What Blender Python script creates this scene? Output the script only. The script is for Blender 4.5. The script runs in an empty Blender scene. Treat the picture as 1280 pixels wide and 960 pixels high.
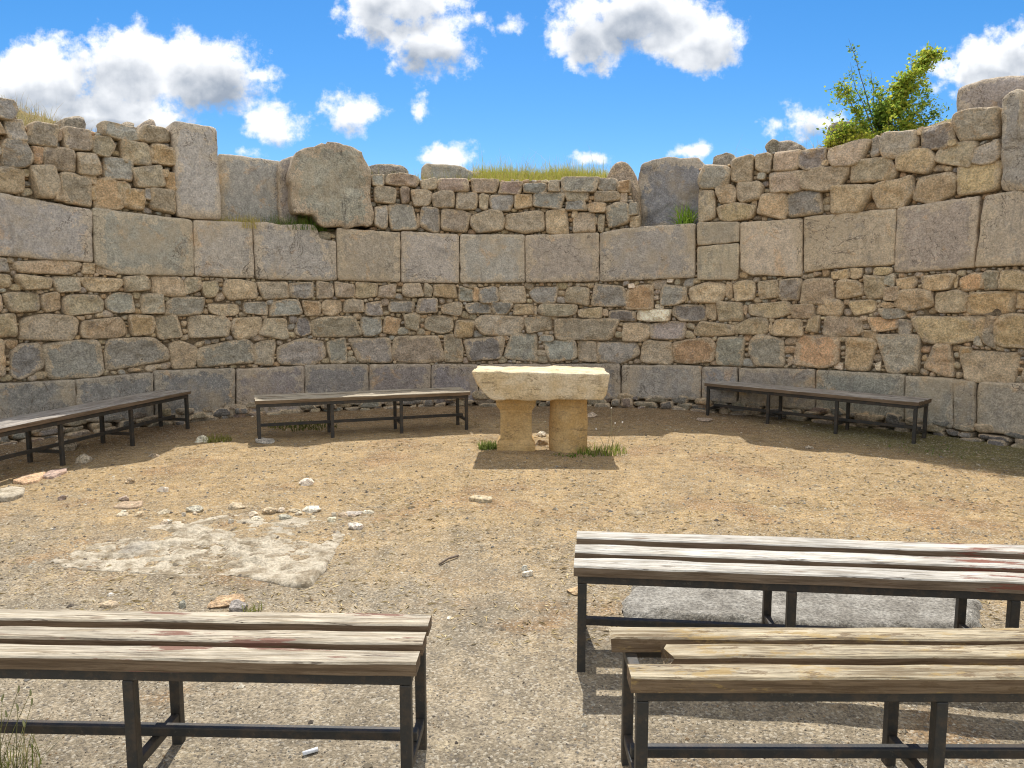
import bpy, math, random
import numpy as np
from mathutils import Vector

random.seed(7)
rng = np.random.default_rng(7)
S = bpy.context.scene
COL = S.collection

# ------------------------------------------------------------------ camera numbers (metres, photograph measured at 1280x960)
F, YH, CAMH = 950.0, 372.0, 1.68
PITCH = math.atan((480 - YH) / F)
CP, SP = math.cos(PITCH), math.sin(PITCH)
def ray(x, y):
    a = (x - 640) / F; b = (480 - y) / F
    return np.array((a, CP + b * SP, -SP + b * CP))
def gnd(x, y, z=0.0):
    d = ray(x, y); t = (z - CAMH) / d[2]
    return np.array((d[0] * t, d[1] * t, z))
def at_depth(x, y, Y):
    d = ray(x, y); t = Y / d[1]
    return np.array((d[0] * t, Y, CAMH + d[2] * t))

# the apse: inner face is a cylinder round (CX, CY)
CX, CY, R = -0.1, 5.0, 6.6
def uv(x, y, r=R):
    """where the sight line through a measured point meets the apse wall: (arc length, height)"""
    d = ray(x, y)
    ox, oy = -CX, -CY
    A = d[0]**2 + d[1]**2; B = ox*d[0] + oy*d[1]; C = ox*ox + oy*oy - r*r
    t = (-B + math.sqrt(B*B - A*C)) / A
    X, Y = ox + d[0]*t, oy + d[1]*t
    return (math.atan2(X, Y) * R, CAMH + d[2]*t)
def wp(u, z, out=0.0):
    th = np.asarray(u) / R
    rr = R - np.asarray(out)
    return np.stack((CX + rr*np.sin(th), CY + rr*np.cos(th), np.asarray(z) + 0*th), -1)

# ------------------------------------------------------------------ noise
def _h(ix, iy, iz, seed):
    n = (ix.astype(np.int64)*374761393 + iy.astype(np.int64)*668265263 + iz.astype(np.int64)*2147483647 + seed*1274126177) & 0xffffffff
    n = ((n ^ (n >> 13)) * 1274126177) & 0xffffffff
    n = ((n ^ (n >> 16)) * 2246822519) & 0xffffffff
    return ((n ^ (n >> 15)) & 0xffffff) / float(0xffffff)
def vnoise(p, seed=0):
    p = np.asarray(p, float); i = np.floor(p); f = p - i; i = i.astype(np.int64)
    f = f*f*f*(f*(f*6-15)+10)
    r = 0
    for a in (0, 1):
        for b in (0, 1):
            for c in (0, 1):
                w = (f[..., 0] if a else 1-f[..., 0])*(f[..., 1] if b else 1-f[..., 1])*(f[..., 2] if c else 1-f[..., 2])
                r = r + w*_h(i[..., 0]+a, i[..., 1]+b, i[..., 2]+c, seed)
    return r*2-1
def fbm(p, seed=0, oct=4, gain=.5):
    p = np.asarray(p, float); r = 0; a = 1; s = 0
    for k in range(oct):
        r = r + a*vnoise(p*2**k + 17.3*k, seed+k); s += a; a *= gain
    return r/s

# ------------------------------------------------------------------ object helpers
class MB:
    def __init__(s): s.v = []; s.f = []; s.c = []; s.e = []; s.n = 0
    def add(s, V, Fc, col=(.5, .5, .5), edge=None):
        V = np.asarray(V, float)
        s.v.append(V)
        s.f.extend([tuple(int(i)+s.n for i in q) for q in Fc])
        c = np.asarray(col, float)
        s.c.append(np.tile(c, (len(V), 1)) if c.ndim == 1 else c)
        s.e.append(np.zeros(len(V)) if edge is None else np.asarray(edge, float))
        s.n += len(V)
    def box(s, lo, hi, col=(.5, .5, .5)):
        x0, y0, z0 = lo; x1, y1, z1 = hi
        s.add([(x0,y0,z0),(x1,y0,z0),(x1,y1,z0),(x0,y1,z0),(x0,y0,z1),(x1,y0,z1),(x1,y1,z1),(x0,y1,z1)],
              [(3,2,1,0),(4,5,6,7),(0,1,5,4),(1,2,6,5),(2,3,7,6),(3,0,4,7)], col)
    def build(s, name, mat, parent=None, smooth=True, origin=None, bevel=0):
        V = np.concatenate(s.v) if s.v else np.zeros((0, 3))
        o0 = np.zeros(3) if origin is None else np.asarray(origin, float)
        if parent is not None and origin is None and not parent.get('_local'):
            o0 = np.array(parent['_org'])
        V = V - o0
        me = bpy.data.meshes.new(name); me.from_pydata(V.tolist(), [], s.f); me.update()
        if smooth: me.shade_smooth()
        a = me.color_attributes.new('tone', 'FLOAT_COLOR', 'POINT')
        c = np.concatenate([np.concatenate(s.c), np.ones((len(V), 1))], 1).astype(np.float32)
        a.data.foreach_set('color', c.ravel())
        e = me.attributes.new('edge', 'FLOAT', 'POINT'); e.data.foreach_set('value', np.concatenate(s.e).astype(np.float32))
        me.materials.append(mat)
        ob = bpy.data.objects.new(name, me); COL.objects.link(ob)
        if parent is not None: ob.parent = parent
        elif origin is not None: ob.location = o0
        ob['_org'] = [float(q) for q in (o0 if parent is None else np.array(parent['_org']))]
        if parent is not None and parent.get('_local'): ob['_local'] = 1
        if bevel:
            m = ob.modifiers.new('edge', 'BEVEL'); m.width = bevel; m.segments = 2; m.limit_method = 'ANGLE'
        return ob
def tag(o, label=None, cat=None, group=None, kind=None):
    if label: o['label'] = label
    if cat: o['category'] = cat
    if group: o['group'] = group
    if kind: o['kind'] = kind
    return o
def empty(name, loc, rz=0, local=False):
    o = bpy.data.objects.new(name, None); COL.objects.link(o)
    o.location = [float(v) for v in loc]; o.rotation_euler = (0, 0, rz); o.empty_display_size = .2
    o['_org'] = [float(v) for v in loc]
    if local: o['_local'] = 1
    return o

# ------------------------------------------------------------------ materials
class NT:
    def __init__(s, name):
        s.m = bpy.data.materials.new(name); s.m.use_nodes = True; s.t = s.m.node_tree; s.n = s.t.nodes; s.l = s.t.links
        s.b = s.n['Principled BSDF']; s.b.inputs['Roughness'].default_value = .9
        s.b.inputs['Specular IOR Level'].default_value = .25
    def put(s, sock, v):
        if isinstance(v, bpy.types.NodeSocket): s.l.new(v, sock)
        elif v is not None: sock.default_value = v
    def attr(s, n): a = s.n.new('ShaderNodeAttribute'); a.attribute_name = n; return a
    def pos(s): return s.n.new('ShaderNodeNewGeometry').outputs['Position']
    def objc(s): return s.n.new('ShaderNodeTexCoord').outputs['Object']
    def mapv(s, v, sc, loc=(0, 0, 0)):
        m = s.n.new('ShaderNodeMapping'); s.l.new(v, m.inputs[0]); m.inputs['Scale'].default_value = sc; m.inputs['Location'].default_value = loc
        return m.outputs[0]
    def noise(s, v, sc, det=4, rough=.55, out=0, dist=0):
        n = s.n.new('ShaderNodeTexNoise'); s.put(n.inputs['Vector'], v); n.inputs['Scale'].default_value = sc
        n.inputs['Detail'].default_value = det; n.inputs['Roughness'].default_value = rough; n.inputs['Distortion'].default_value = dist
        return n.outputs[out]
    def voro(s, v, sc, feat='F1', out='Distance', rnd=1):
        n = s.n.new('ShaderNodeTexVoronoi'); n.feature = feat; s.put(n.inputs['Vector'], v); n.inputs['Scale'].default_value = sc
        n.inputs['Randomness'].default_value = rnd
        return n.outputs[out]
    def math(s, op, a, b=None, clamp=False):
        n = s.n.new('ShaderNodeMath'); n.operation = op; n.use_clamp = clamp; s.put(n.inputs[0], a); s.put(n.inputs[1], b); return n.outputs[0]
    def ramp(s, f, lo, hi, a=0., b=1.):
        n = s.n.new('ShaderNodeMapRange'); n.interpolation_type = 'SMOOTHSTEP'; s.put(n.inputs[0], f)
        for i, v in enumerate((lo, hi, a, b)): n.inputs[i+1].default_value = v
        return n.outputs[0]
    def mix(s, f, a, b, mode='MIX'):
        n = s.n.new('ShaderNodeMix'); n.data_type = 'RGBA'; n.blend_type = mode; s.put(n.inputs[0], f)
        for k, v in ((6, a), (7, b)):
            if isinstance(v, bpy.types.NodeSocket): s.l.new(v, n.inputs[k])
            else: n.inputs[k].default_value = (*v, 1) if len(v) == 3 else v
        return n.outputs[2]
    def bump(s, h, st, d=.02, n=None):
        b = s.n.new('ShaderNodeBump'); s.put(b.inputs['Height'], h); b.inputs['Strength'].default_value = st; b.inputs['Distance'].default_value = d
        if n is not None: s.l.new(n, b.inputs['Normal'])
        return b.outputs[0]
    def scale(s, c, f):   # multiply a colour by a scalar socket
        n = s.n.new('ShaderNodeVectorMath'); n.operation = 'SCALE'; s.put(n.inputs[0], c); s.put(n.inputs['Scale'], f); return n.outputs[0]
    def done(s, col, normal=None, rough=None):
        s.put(s.b.inputs['Base Color'], col)
        if normal is not None: s.l.new(normal, s.b.inputs['Normal'])
        if rough is not None: s.put(s.b.inputs['Roughness'], rough)
        return s.m

def stone_mat(name, rim=(.42, .33, .22), rim_amt=.75, speck=.42, bump=.9, chisel=False, streak=False, alb=1.5):
    k = NT(name); p = k.pos(); tone = k.attr('tone').outputs['Color']; edge = k.attr('edge').outputs['Fac']
    n1 = k.noise(p, 6, 8, .68); n2 = k.noise(p, 12, 7, .68); n3 = k.noise(p, 48, 4, .7); n4 = k.noise(p, 95, 2, .6)
    f = k.math('ADD', k.math('MULTIPLY', edge, .85), k.math('MULTIPLY', k.math('SUBTRACT', n1, .5), 2.1))
    c = k.mix(k.ramp(f, .38, .52, 0, rim_amt), tone, rim)
    # iron staining and dark weathered blotches
    c = k.mix(k.ramp(k.noise(p, 3.1, 7, .68, dist=.6), .57, .66, 0, .42), c, (.44, .275, .13))
    c = k.mix(k.ramp(k.noise(k.mapv(p, (1, 1, .7), (9, 3, 5)), 4.6, 8, .72), .56, .64, 0, .42), c, (.19, .175, .16))
    if streak: c = k.mix(k.ramp(k.noise(k.mapv(p, (9, 9, 1.1)), 1, 6, .7), .57, .66, 0, .75), c, (.085, .075, .065))
    c = k.scale(c, k.ramp(n2, .3, .7, 1-.55*speck, 1+.5*speck))
    c = k.scale(c, k.ramp(n3, .3, .7, 1-.55*speck, 1+.55*speck))
    c = k.mix(k.ramp(n4, .60, .66, 0, speck*.7), c, (.62, .56, .46))
    c = k.mix(k.math('MULTIPLY', k.ramp(k.voro(p, 34), .03, .16, .6, 0), k.ramp(k.noise(p, 5.5, 3), .48, .6)), c, (.085, .072, .06))
    if chisel:       # old dressed faces: ochre washes, pale lichen, hairline cracks
        c = k.mix(k.ramp(k.noise(k.mapv(p, (1, 1, .8), (2, 7, 1)), 1.5, 6, .66), .50, .64, 0, .5), c, (.36, .285, .19))
        c = k.mix(k.ramp(k.noise(p, 11, 7, .72), .58, .64, 0, .45), c, (.46, .42, .345))
        c = k.mix(k.ramp(k.noise(k.mapv(p, (7, 7, .9)), 1, 6, .68), .57, .68, 0, .4), c, (.15, .135, .12))
        cr = k.math('ABSOLUTE', k.math('SUBTRACT', k.noise(p, 1.9, 7, .62, dist=.8), .5))
        cr = k.math('MULTIPLY', k.ramp(cr, .002, .008, 1, 0), k.ramp(k.noise(p, 1.1, 2), .50, .58))
        c = k.mix(k.math('MULTIPLY', cr, .8), c, (.08, .065, .05))
    c = k.scale(c, alb)
    h = k.math('ADD', k.math('MULTIPLY', n2, 1.1), k.math('MULTIPLY', n3, .7))
    h = k.math('ADD', h, k.math('MULTIPLY', k.noise(p, 26, 6, .7), 1.0))
    if chisel:
        h = k.math('ADD', h, k.math('MULTIPLY', k.noise(k.mapv(p, (50, 50, 16)), 1, 2, .5, dist=1.6), .45))
    h = k.math('ADD', h, k.math('MULTIPLY', k.ramp(k.voro(p, 34), 0, .22, -1, 0), .6))
    return k.done(c, k.bump(h, bump, .03))
M = {}
M['rubble'] = stone_mat('rubble stone')
M['ashlar'] = stone_mat('ashlar stone', rim=(.42, .335, .225), rim_amt=.5, speck=.34, bump=.55, chisel=True)
M['streaked'] = stone_mat('streaked stone', rim=(.40, .29, .19), rim_amt=.6, speck=.5, bump=.8, chisel=True, streak=True)
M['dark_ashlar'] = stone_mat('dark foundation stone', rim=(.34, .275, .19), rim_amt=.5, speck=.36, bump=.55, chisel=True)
M['rock'] = stone_mat('loose rock', rim=(.44, .34, .22), rim_amt=.4, speck=.6, bump=.9)

def m_mortar():
    k = NT('earth mortar'); p = k.pos()
    n = k.noise(p, 9, 6, .65); n2 = k.noise(p, 60, 4, .6)
    c = k.mix(k.ramp(n, .35, .65), (.20, .152, .098), (.40, .31, .20))
    c = k.scale(c, k.ramp(n2, .25, .75, .65, 1.25))
    h = k.math('ADD', k.noise(p, 20, 5, .7), k.math('MULTIPLY', n2, .6))
    return k.done(c, k.bump(h, 1, .04))
M['mortar'] = m_mortar()

def m_ground():
    k = NT('gravelly earth'); p = k.pos()
    sx = k.n.new('ShaderNodeSeparateXYZ'); k.l.new(p, sx.inputs[0]); X, Y = sx.outputs[0], sx.outputs[1]
    big = k.noise(p, .55, 4, .6); mid = k.noise(p, 2.2, 5, .65); med = k.noise(p, 9, 5, .65); fine = k.noise(p, 70, 3, .65); vf = k.noise(p, 210, 2, .6)
    grey = (.262, .216, .150); gold = (.320, .222, .108); rust = (.255, .155, .072); pale = (.42, .345, .225)
    zone = k.math('ADD', Y, k.math('MULTIPLY', k.math('SUBTRACT', mid, .5), 3.2))
    zone = k.math('ADD', zone, k.math('MULTIPLY', k.math('SUBTRACT', big, .5), 3.0))
    zone = k.math('ADD', zone, k.math('MULTIPLY', X, .18))
    c = k.mix(k.ramp(zone, 3.0, 6.4), grey, gold)
    c = k.mix(k.ramp(k.noise(k.mapv(p, (1, 1, 1), (4, 8, 0)), .9, 5, .6), .54, .66, 0, .75), c, rust)
    c = k.mix(k.ramp(k.noise(k.mapv(p, (1, 1.6, 1), (1, 5, 0)), 3.4, 6, .7), .56, .70, 0, .6), c, pale)
    # darker, browner earth towards the foot of the wall, moss to the right of it
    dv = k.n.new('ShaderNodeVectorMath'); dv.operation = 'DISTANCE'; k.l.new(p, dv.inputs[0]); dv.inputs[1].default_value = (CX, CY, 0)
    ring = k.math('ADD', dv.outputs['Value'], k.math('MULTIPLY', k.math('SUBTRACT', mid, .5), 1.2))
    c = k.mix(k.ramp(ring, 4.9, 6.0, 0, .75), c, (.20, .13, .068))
    moss = k.math('MULTIPLY', k.ramp(ring, 5.0, 5.9), k.ramp(k.math('ADD', X, k.math('MULTIPLY', med, 1.5)), 3.6, 5.2))
    c = k.mix(k.math('MULTIPLY', moss, .75), c, (.115, .115, .035))
    c = k.scale(c, k.ramp(mid, .3, .7, .82, 1.14)); c = k.scale(c, k.ramp(med, .28, .72, .74, 1.22))
    c = k.scale(c, k.ramp(fine, .28, .72, .62, 1.38))
    v = k.n.new('ShaderNodeTexVoronoi'); k.l.new(p, v.inputs['Vector']); v.inputs['Scale'].default_value = 95
    sv = k.n.new('ShaderNodeSeparateColor'); k.l.new(v.outputs['Color'], sv.inputs[0])
    c = k.mix(k.ramp(sv.outputs[0], .80, .93, 0, .6), c, (.48, .43, .34))
    c = k.mix(k.ramp(sv.outputs[1], .86, .95, 0, .6), c, (.10, .09, .08))
    c = k.mix(k.ramp(vf, .60, .72, 0, .5), c, (.50, .43, .32))
    h = k.math('ADD', k.math('MULTIPLY', fine, .8), k.math('MULTIPLY', k.math('SUBTRACT', 1, v.outputs['Distance']), .5))
    h = k.math('ADD', h, k.math('MULTIPLY', k.noise(p, 24, 5, .7), .8))
    return k.done(c, k.bump(h, .75, .012), .95)
M['ground'] = m_ground()

def m_bank():
    k = NT('dry earth bank'); p = k.pos()
    c = k.mix(k.ramp(k.noise(p, 2.5, 5, .65), .38, .62), (.33, .24, .13), (.30, .25, .10))
    c = k.scale(c, k.ramp(k.noise(p, 40, 4, .65), .25, .75, .6, 1.35))
    return k.done(c, k.bump(k.noise(p, 25, 6, .7), 1, .05))
M['bank'] = m_bank()

def m_wood(name, base, dark, paint=None, paint_at=.6, lichen=0., paint_x=None):
    k = NT(name); p = k.objc(); tone = k.attr('tone').outputs['Color']
    jit = k.n.new('ShaderNodeVectorMath'); jit.operation = 'ADD'; k.l.new(p, jit.inputs[0])
    sc = k.n.new('ShaderNodeVectorMath'); sc.operation = 'SCALE'; k.l.new(tone, sc.inputs[0]); sc.inputs['Scale'].default_value = 9
    k.l.new(sc.outputs[0], jit.inputs[1]); q = jit.outputs[0]
    g1 = k.noise(k.mapv(q, (3.2, 62, 62)), 1, 6, .7, dist=.5); g2 = k.noise(k.mapv(q, (9, 150, 150)), 1, 4, .65)
    bl = k.noise(k.mapv(q, (3.5, 13, 13)), 1, 6, .7); bg_ = k.noise(k.mapv(q, (1.1, 5, 5)), 1, 3, .6)
    c = k.mix(k.ramp(g1, .38, .58), dark, base)
    c = k.scale(c, k.ramp(bl, .3, .7, .78, 1.16)); c = k.scale(c, k.ramp(bg_, .3, .7, .82, 1.1))
    c = k.scale(c, k.ramp(g2, .35, .65, .80, 1.14))
    crack = k.math('ABSOLUTE', k.math('SUBTRACT', k.noise(k.mapv(q, (1.3, 30, 30), (5, 2, 7)), 1, 5, .6, dist=.3), .5))
    crack = k.math('MULTIPLY', k.ramp(crack, .004, .016, 1, 0), k.ramp(k.noise(k.mapv(q, (1.6, 8, 8), (1, 6, 3)), 1, 3), .47, .56))
    c = k.mix(k.math('MULTIPLY', crack, .85), c, (.06, .042, .03))
    knot = k.ramp(k.voro(k.mapv(q, (2.1, 9, 9)), 1), .05, .13, .75, 0)
    c = k.mix(knot, c, (.15, .095, .055))
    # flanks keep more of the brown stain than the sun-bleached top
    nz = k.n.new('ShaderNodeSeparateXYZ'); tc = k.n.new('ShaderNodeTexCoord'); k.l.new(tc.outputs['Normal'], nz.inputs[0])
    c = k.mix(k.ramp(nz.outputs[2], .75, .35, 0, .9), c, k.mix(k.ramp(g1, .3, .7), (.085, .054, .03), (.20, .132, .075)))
    if paint:
        m = k.noise(k.mapv(q, (2.2, 17, 17), (3, 1, 2)), 1, 8, .68)
        if paint_x:
            sx = k.n.new('ShaderNodeSeparateXYZ'); k.l.new(p, sx.inputs[0])
            m = k.math('ADD', m, k.ramp(sx.outputs[0], paint_x[0], paint_x[1], -.25, .06))
        c = k.mix(k.ramp(m, paint_at, paint_at+.03, 0, .92), c, paint)
    if lichen:
        c = k.mix(k.ramp(k.noise(k.mapv(q, (6, 17, 17), (7, 7, 1)), 1, 8, .75), .53, .60, 0, lichen*.75), c, (.33, .225, .085))
        c = k.mix(k.ramp(k.noise(k.mapv(q, (7, 22, 22), (2, 9, 1)), 1, 8, .75), .55, .61, 0, lichen*.8), c, (.13, .085, .045))
    h = k.math('ADD', k.math('MULTIPLY', g1, 1.0), k.math('MULTIPLY', g2, .7))
    return k.done(c, k.bump(h, .8, .004), .85)
BW, BD = (.50, .44, .34), (.30, .245, .17)
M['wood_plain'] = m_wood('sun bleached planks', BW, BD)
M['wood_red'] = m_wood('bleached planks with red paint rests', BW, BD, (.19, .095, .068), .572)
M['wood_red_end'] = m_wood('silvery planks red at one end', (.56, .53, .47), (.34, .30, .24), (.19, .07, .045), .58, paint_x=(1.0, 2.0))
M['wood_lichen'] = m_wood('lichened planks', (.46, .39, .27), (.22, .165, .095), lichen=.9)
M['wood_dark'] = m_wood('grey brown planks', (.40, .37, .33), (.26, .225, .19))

def m_metal():
    k = NT('dark painted steel'); p = k.objc()
    c = k.mix(k.ramp(k.noise(p, 16, 6, .7), .42, .64), (.030, .029, .026), (.062, .046, .032))
    c = k.mix(k.ramp(k.noise(p, 45, 5, .7), .60, .72, 0, .5), c, (.13, .12, .09))
    k.b.inputs['Specular IOR Level'].default_value = .45
    return k.done(c, k.bump(k.noise(p, 70, 4, .6), .3, .004), .55)
M['metal'] = m_metal()

def m_lime(name, a, b, pit=.6):
    k = NT(name); p = k.pos()
    n = k.noise(p, 4, 6, .65); f = k.noise(p, 55, 4, .65)
    c = k.mix(k.ramp(n, .38, .62), a, b)
    c = k.mix(k.ramp(k.noise(k.mapv(p, (3, 3, 12)), 1.4, 6, .7), .56, .70, 0, .6), c, (.24, .185, .12))
    c = k.scale(c, k.ramp(f, .25, .75, .78, 1.2))
    cr = k.math('ABSOLUTE', k.math('SUBTRACT', k.noise(k.mapv(p, (2.2, 2.2, 9)), 1, 7, .66, dist=.5), .5))
    cr = k.math('MULTIPLY', k.ramp(cr, .003, .014, 1, 0), k.ramp(k.noise(p, 3.3, 3), .48, .58))
    c = k.mix(k.math('MULTIPLY', cr, .75), c, (.16, .11, .06))
    c = k.mix(k.ramp(k.noise(p, 9, 7, .72), .57, .65, 0, .4), c, (.30, .225, .14))
    pits = k.ramp(k.voro(p, 30), .02, .16, pit, 0)
    c = k.mix(k.math('MULTIPLY', pits, k.ramp(k.noise(p, 7, 3), .5, .6)), c, (.12, .09, .06))
    h = k.math('ADD', k.math('MULTIPLY', k.noise(p, 18, 6, .7), 1.2), k.math('SUBTRACT', k.math('MULTIPLY', f, .5), pits))
    return k.done(c, k.bump(h, .6, .014))
M['altar_top'] = m_lime('pale limestone', (.70, .59, .42), (.61, .475, .285))
M['altar_leg'] = m_lime('honey sandstone', (.58, .40, .19), (.50, .325, .135), .4)

def m_leaf(name, trans=.45):
    k = NT(name); tone = k.attr('tone').outputs['Color']
    d = k.n.new('ShaderNodeBsdfDiffuse'); t = k.n.new('ShaderNodeBsdfTranslucent'); mx = k.n.new('ShaderNodeMixShader')
    k.l.new(tone, d.inputs[0]); k.l.new(tone, t.inputs[0]); mx.inputs[0].default_value = trans
    k.l.new(d.outputs[0], mx.inputs[1]); k.l.new(t.outputs[0], mx.inputs[2]); k.l.new(mx.outputs[0], k.n['Material Output'].inputs['Surface'])
    k.n.remove(k.b)
    return k.m
M['leaf'] = m_leaf('leaf', .6)
M['grass'] = m_leaf('grass blade', .4)
def m_plain(name, spec=.2, rough=.9):
    k = NT(name); k.b.inputs['Specular IOR Level'].default_value = spec
    return k.done(k.attr('tone').outputs['Color'], None, rough)
M['pebble'] = m_plain('pebble')
M['straw'] = m_plain('straw')
def m_bark():
    k = NT('bark'); p = k.pos()
    return k.done(k.mix(k.noise(p, 30, 4), (.10, .075, .045), (.22, .17, .11)), k.bump(k.noise(p, 60, 4), .5, .01))
M['bark'] = m_bark()
M['paper'] = m_plain('paper', .3, .6)
def m_slab():
    k = NT('worn pale limestone'); p = k.pos()
    n = k.noise(p, 7, 7, .7); f = k.noise(p, 60, 4, .65)
    c = k.mix(k.ramp(n, .36, .60), (.27, .215, .14), (.56, .49, .375))
    c = k.mix(k.ramp(k.noise(p, 2.1, 5, .6), .56, .66, 0, .5), c, (.30, .28, .25))
    c = k.scale(c, k.ramp(f, .25, .75, .7, 1.25))
    c = k.mix(k.ramp(k.noise(k.mapv(p, (1, 2, 1)), 16, 6, .75), .60, .66, 0, .75), c, (.20, .15, .10))
    return k.done(c, k.bump(k.math('ADD', k.noise(p, 24, 6, .75), k.math('MULTIPLY', f, .5)), .9, .02))
M['slab'] = m_slab()
def m_slab_grey():
    k = NT('rough grey slab'); p = k.pos()
    f = k.noise(p, 55, 5, .7)
    c = k.mix(k.ramp(k.noise(p, 6, 6, .65), .35, .65), (.25, .23, .195), (.42, .395, .345))
    c = k.scale(c, k.ramp(f, .3, .7, .55, 1.4))
    sx = k.n.new('ShaderNodeSeparateXYZ'); k.l.new(k.n.new('ShaderNodeNewGeometry').outputs['Normal'], sx.inputs[0])
    c = k.mix(k.ramp(sx.outputs[2], .7, .2, 0, .7), c, (.26, .18, .115))
    return k.done(c, k.bump(f, 1, .02))
M['slab_grey'] = m_slab_grey()

# ------------------------------------------------------------------ stone geometry
TONE = {'g': (.325, .298, .252), 'd': (.235, .218, .193), 'b': (.375, .31, .225), 't': (.44, .345, .225), 'o': (.43, .30, .175), 'w': (.66, .57, .44), 'p': (.36, .275, .215)}
def tone(c, jit=.17):
    b = np.array(TONE[c]) if isinstance(c, str) else np.array(c)
    return b*(1+rng.uniform(-jit, jit))*(1+rng.uniform(-.035, .035, 3))
def super_outline(cx, cz, hw, hz, p=4.5, n=36, rough=.06, skew=0., taper=0., seed=0, rot=0.):
    """an irregular, more or less angular stone outline inside a box"""
    g_ = np.random.default_rng(seed+1000)
    m = int(g_.integers(6, 10)) if n > 16 else int(g_.integers(5, 7))
    # corners of the box first, then a few more, so that it stays blocky
    a0 = np.concatenate([np.arctan2([1, 1, -1, -1], [1, -1, -1, 1]) + g_.normal(0, .17, 4), g_.uniform(0, 2*np.pi, m-4)]) % (2*np.pi)
    a0 = np.sort(a0); keep = np.diff(np.concatenate([a0, [a0[0]+2*np.pi]])) > .22; a0 = a0[keep]
    c, s = np.cos(a0), np.sin(a0)
    r = (np.abs(c)**p + np.abs(s)**p)**(-1/p)*(1+g_.normal(0, rough, len(a0)))
    P = np.stack((r*c, r*s), 1)*np.array((hw, hz))
    L = np.linalg.norm(np.roll(P, -1, 0)-P, axis=1); cum = np.concatenate([[0], np.cumsum(L)])
    Q = np.vstack([P, P[:1]]); t = np.linspace(0, cum[-1], n, endpoint=False)
    P = np.stack([np.interp(t, cum, Q[:, i]) for i in (0, 1)], 1)
    for _ in range(1): P = (np.roll(P, 1, 0)+2*P+np.roll(P, -1, 0))/4
    # fill the box again: cut corners must not leave the stone too small
    k = np.array((hw, hz))/np.maximum(np.abs(P).max(0), 1e-6); P = P*np.minimum(k, 1.18)
    nz = fbm(np.concatenate([P/min(hw, hz)*1.6, np.full((n, 1), seed*2.7)], 1), seed % 97, 3)
    P = P*(1+.05*nz)[:, None]
    x, y = P[:, 0], P[:, 1]
    x = x*(1+taper*y/hz); y = y+skew*x*hz/hw
    return np.stack((cx+x*math.cos(rot)-y*math.sin(rot), cz+x*math.sin(rot)+y*math.cos(rot)), -1)
def poly_outline(pts, step=.05, rnd=2, rough=.006, seed=0):
    P = np.array(pts, float)
    out = []
    for i in range(len(P)):
        a, b = P[i], P[(i+1) % len(P)]
        m = max(2, int(np.linalg.norm(b-a)/step))
        out += [a+(b-a)*j/m for j in range(m)]
    P = np.array(out)
    for _ in range(rnd): P = (np.roll(P, 1, 0) + 2*P + np.roll(P, -1, 0))/4
    nz = np.stack([fbm(np.concatenate([P*9, np.full((len(P), 1), seed*2.3+k*40)], 1), seed % 91, 3) for k in (0, 1)], 1)
    return P + nz*rough*2
RINGS = np.array([1., .985, .955, .91, .84, .74, .6, .43, .24])
def stone(mb, outl, base=0., bulge=.06, e=5., thick=.16, rough=.012, seed=0, col='g', rr=R, closed=False, rings=RINGS, freq=7., tilt=(0, 0)):
    """a stone set in (or before) the apse wall: outline in (arc length, height), bulging towards the court, with real thickness behind"""
    n = len(outl); c = outl.mean(0)
    Pu, Po, Ed = [], [], []
    back = .96
    Pu.append(c+(outl-c)*back); Po.append(np.full(n, base-thick)); Ed.append(np.ones(n))
    sz = outl.max(0)-outl.min(0); sc = min(sz)/2
    for r in rings:
        Pu.append(c+(outl-c)*r)
        x = 1-r
        h = base + bulge*(1-(r**e))**.5
        Po.append(np.full(n, h)); Ed.append(np.full(n, r**3))
    U = np.concatenate(Pu + [c[None]]); O = np.concatenate(Po + [[base+bulge]]); E_ = np.concatenate(Ed + [[0]])
    q = np.concatenate([U*freq, np.full((len(U), 1), seed*1.37)], 1)
    d = fbm(q, seed % 89, 4, .55)
    d2 = np.abs(vnoise(q*.45+31, seed % 83))      # broad facets
    lim = np.ones(len(U)); lim[:n] = 0
    O = O + lim*rough*(1.6*d - 1.2*d2)
    O = O + lim*tilt[0]*(U[:, 0]-c[0])/max(sz[0], .01) + lim*tilt[1]*(U[:, 1]-c[1])/max(sz[1], .01)
    V = wp(U[:, 0], U[:, 1], O + (R-rr))
    Fc = []
    m = len(rings)+1
    for k in range(m-1):
        for i in range(n):
            j = (i+1) % n
            Fc.append((k*n+i, k*n+j, (k+1)*n+j, (k+1)*n+i))
    last = (m-1)*n; ci = m*n
    for i in range(n): Fc.append((last+i, last+(i+1) % n, ci))
    if closed: Fc.append(tuple(range(n))[::-1])
    Fc = [q_ if False else q_ for q_ in Fc]
    mb.add(V, Fc, tone(col), E_)

def zoom(x0, y0, s): return lambda X, Y: (x0+X/s, y0+Y/s)
Z1, Z2, Z3, Z4, Z5, Z6 = zoom(0, 80, 3.84), zoom(0, 300, 3.84), zoom(300, 150, 3.84), zoom(300, 330, 3.84), zoom(600, 150, 3.84), zoom(600, 340, 3.84)
Z7, Z8 = zoom(900, 60, 3.368), zoom(900, 300, 3.368)
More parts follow.
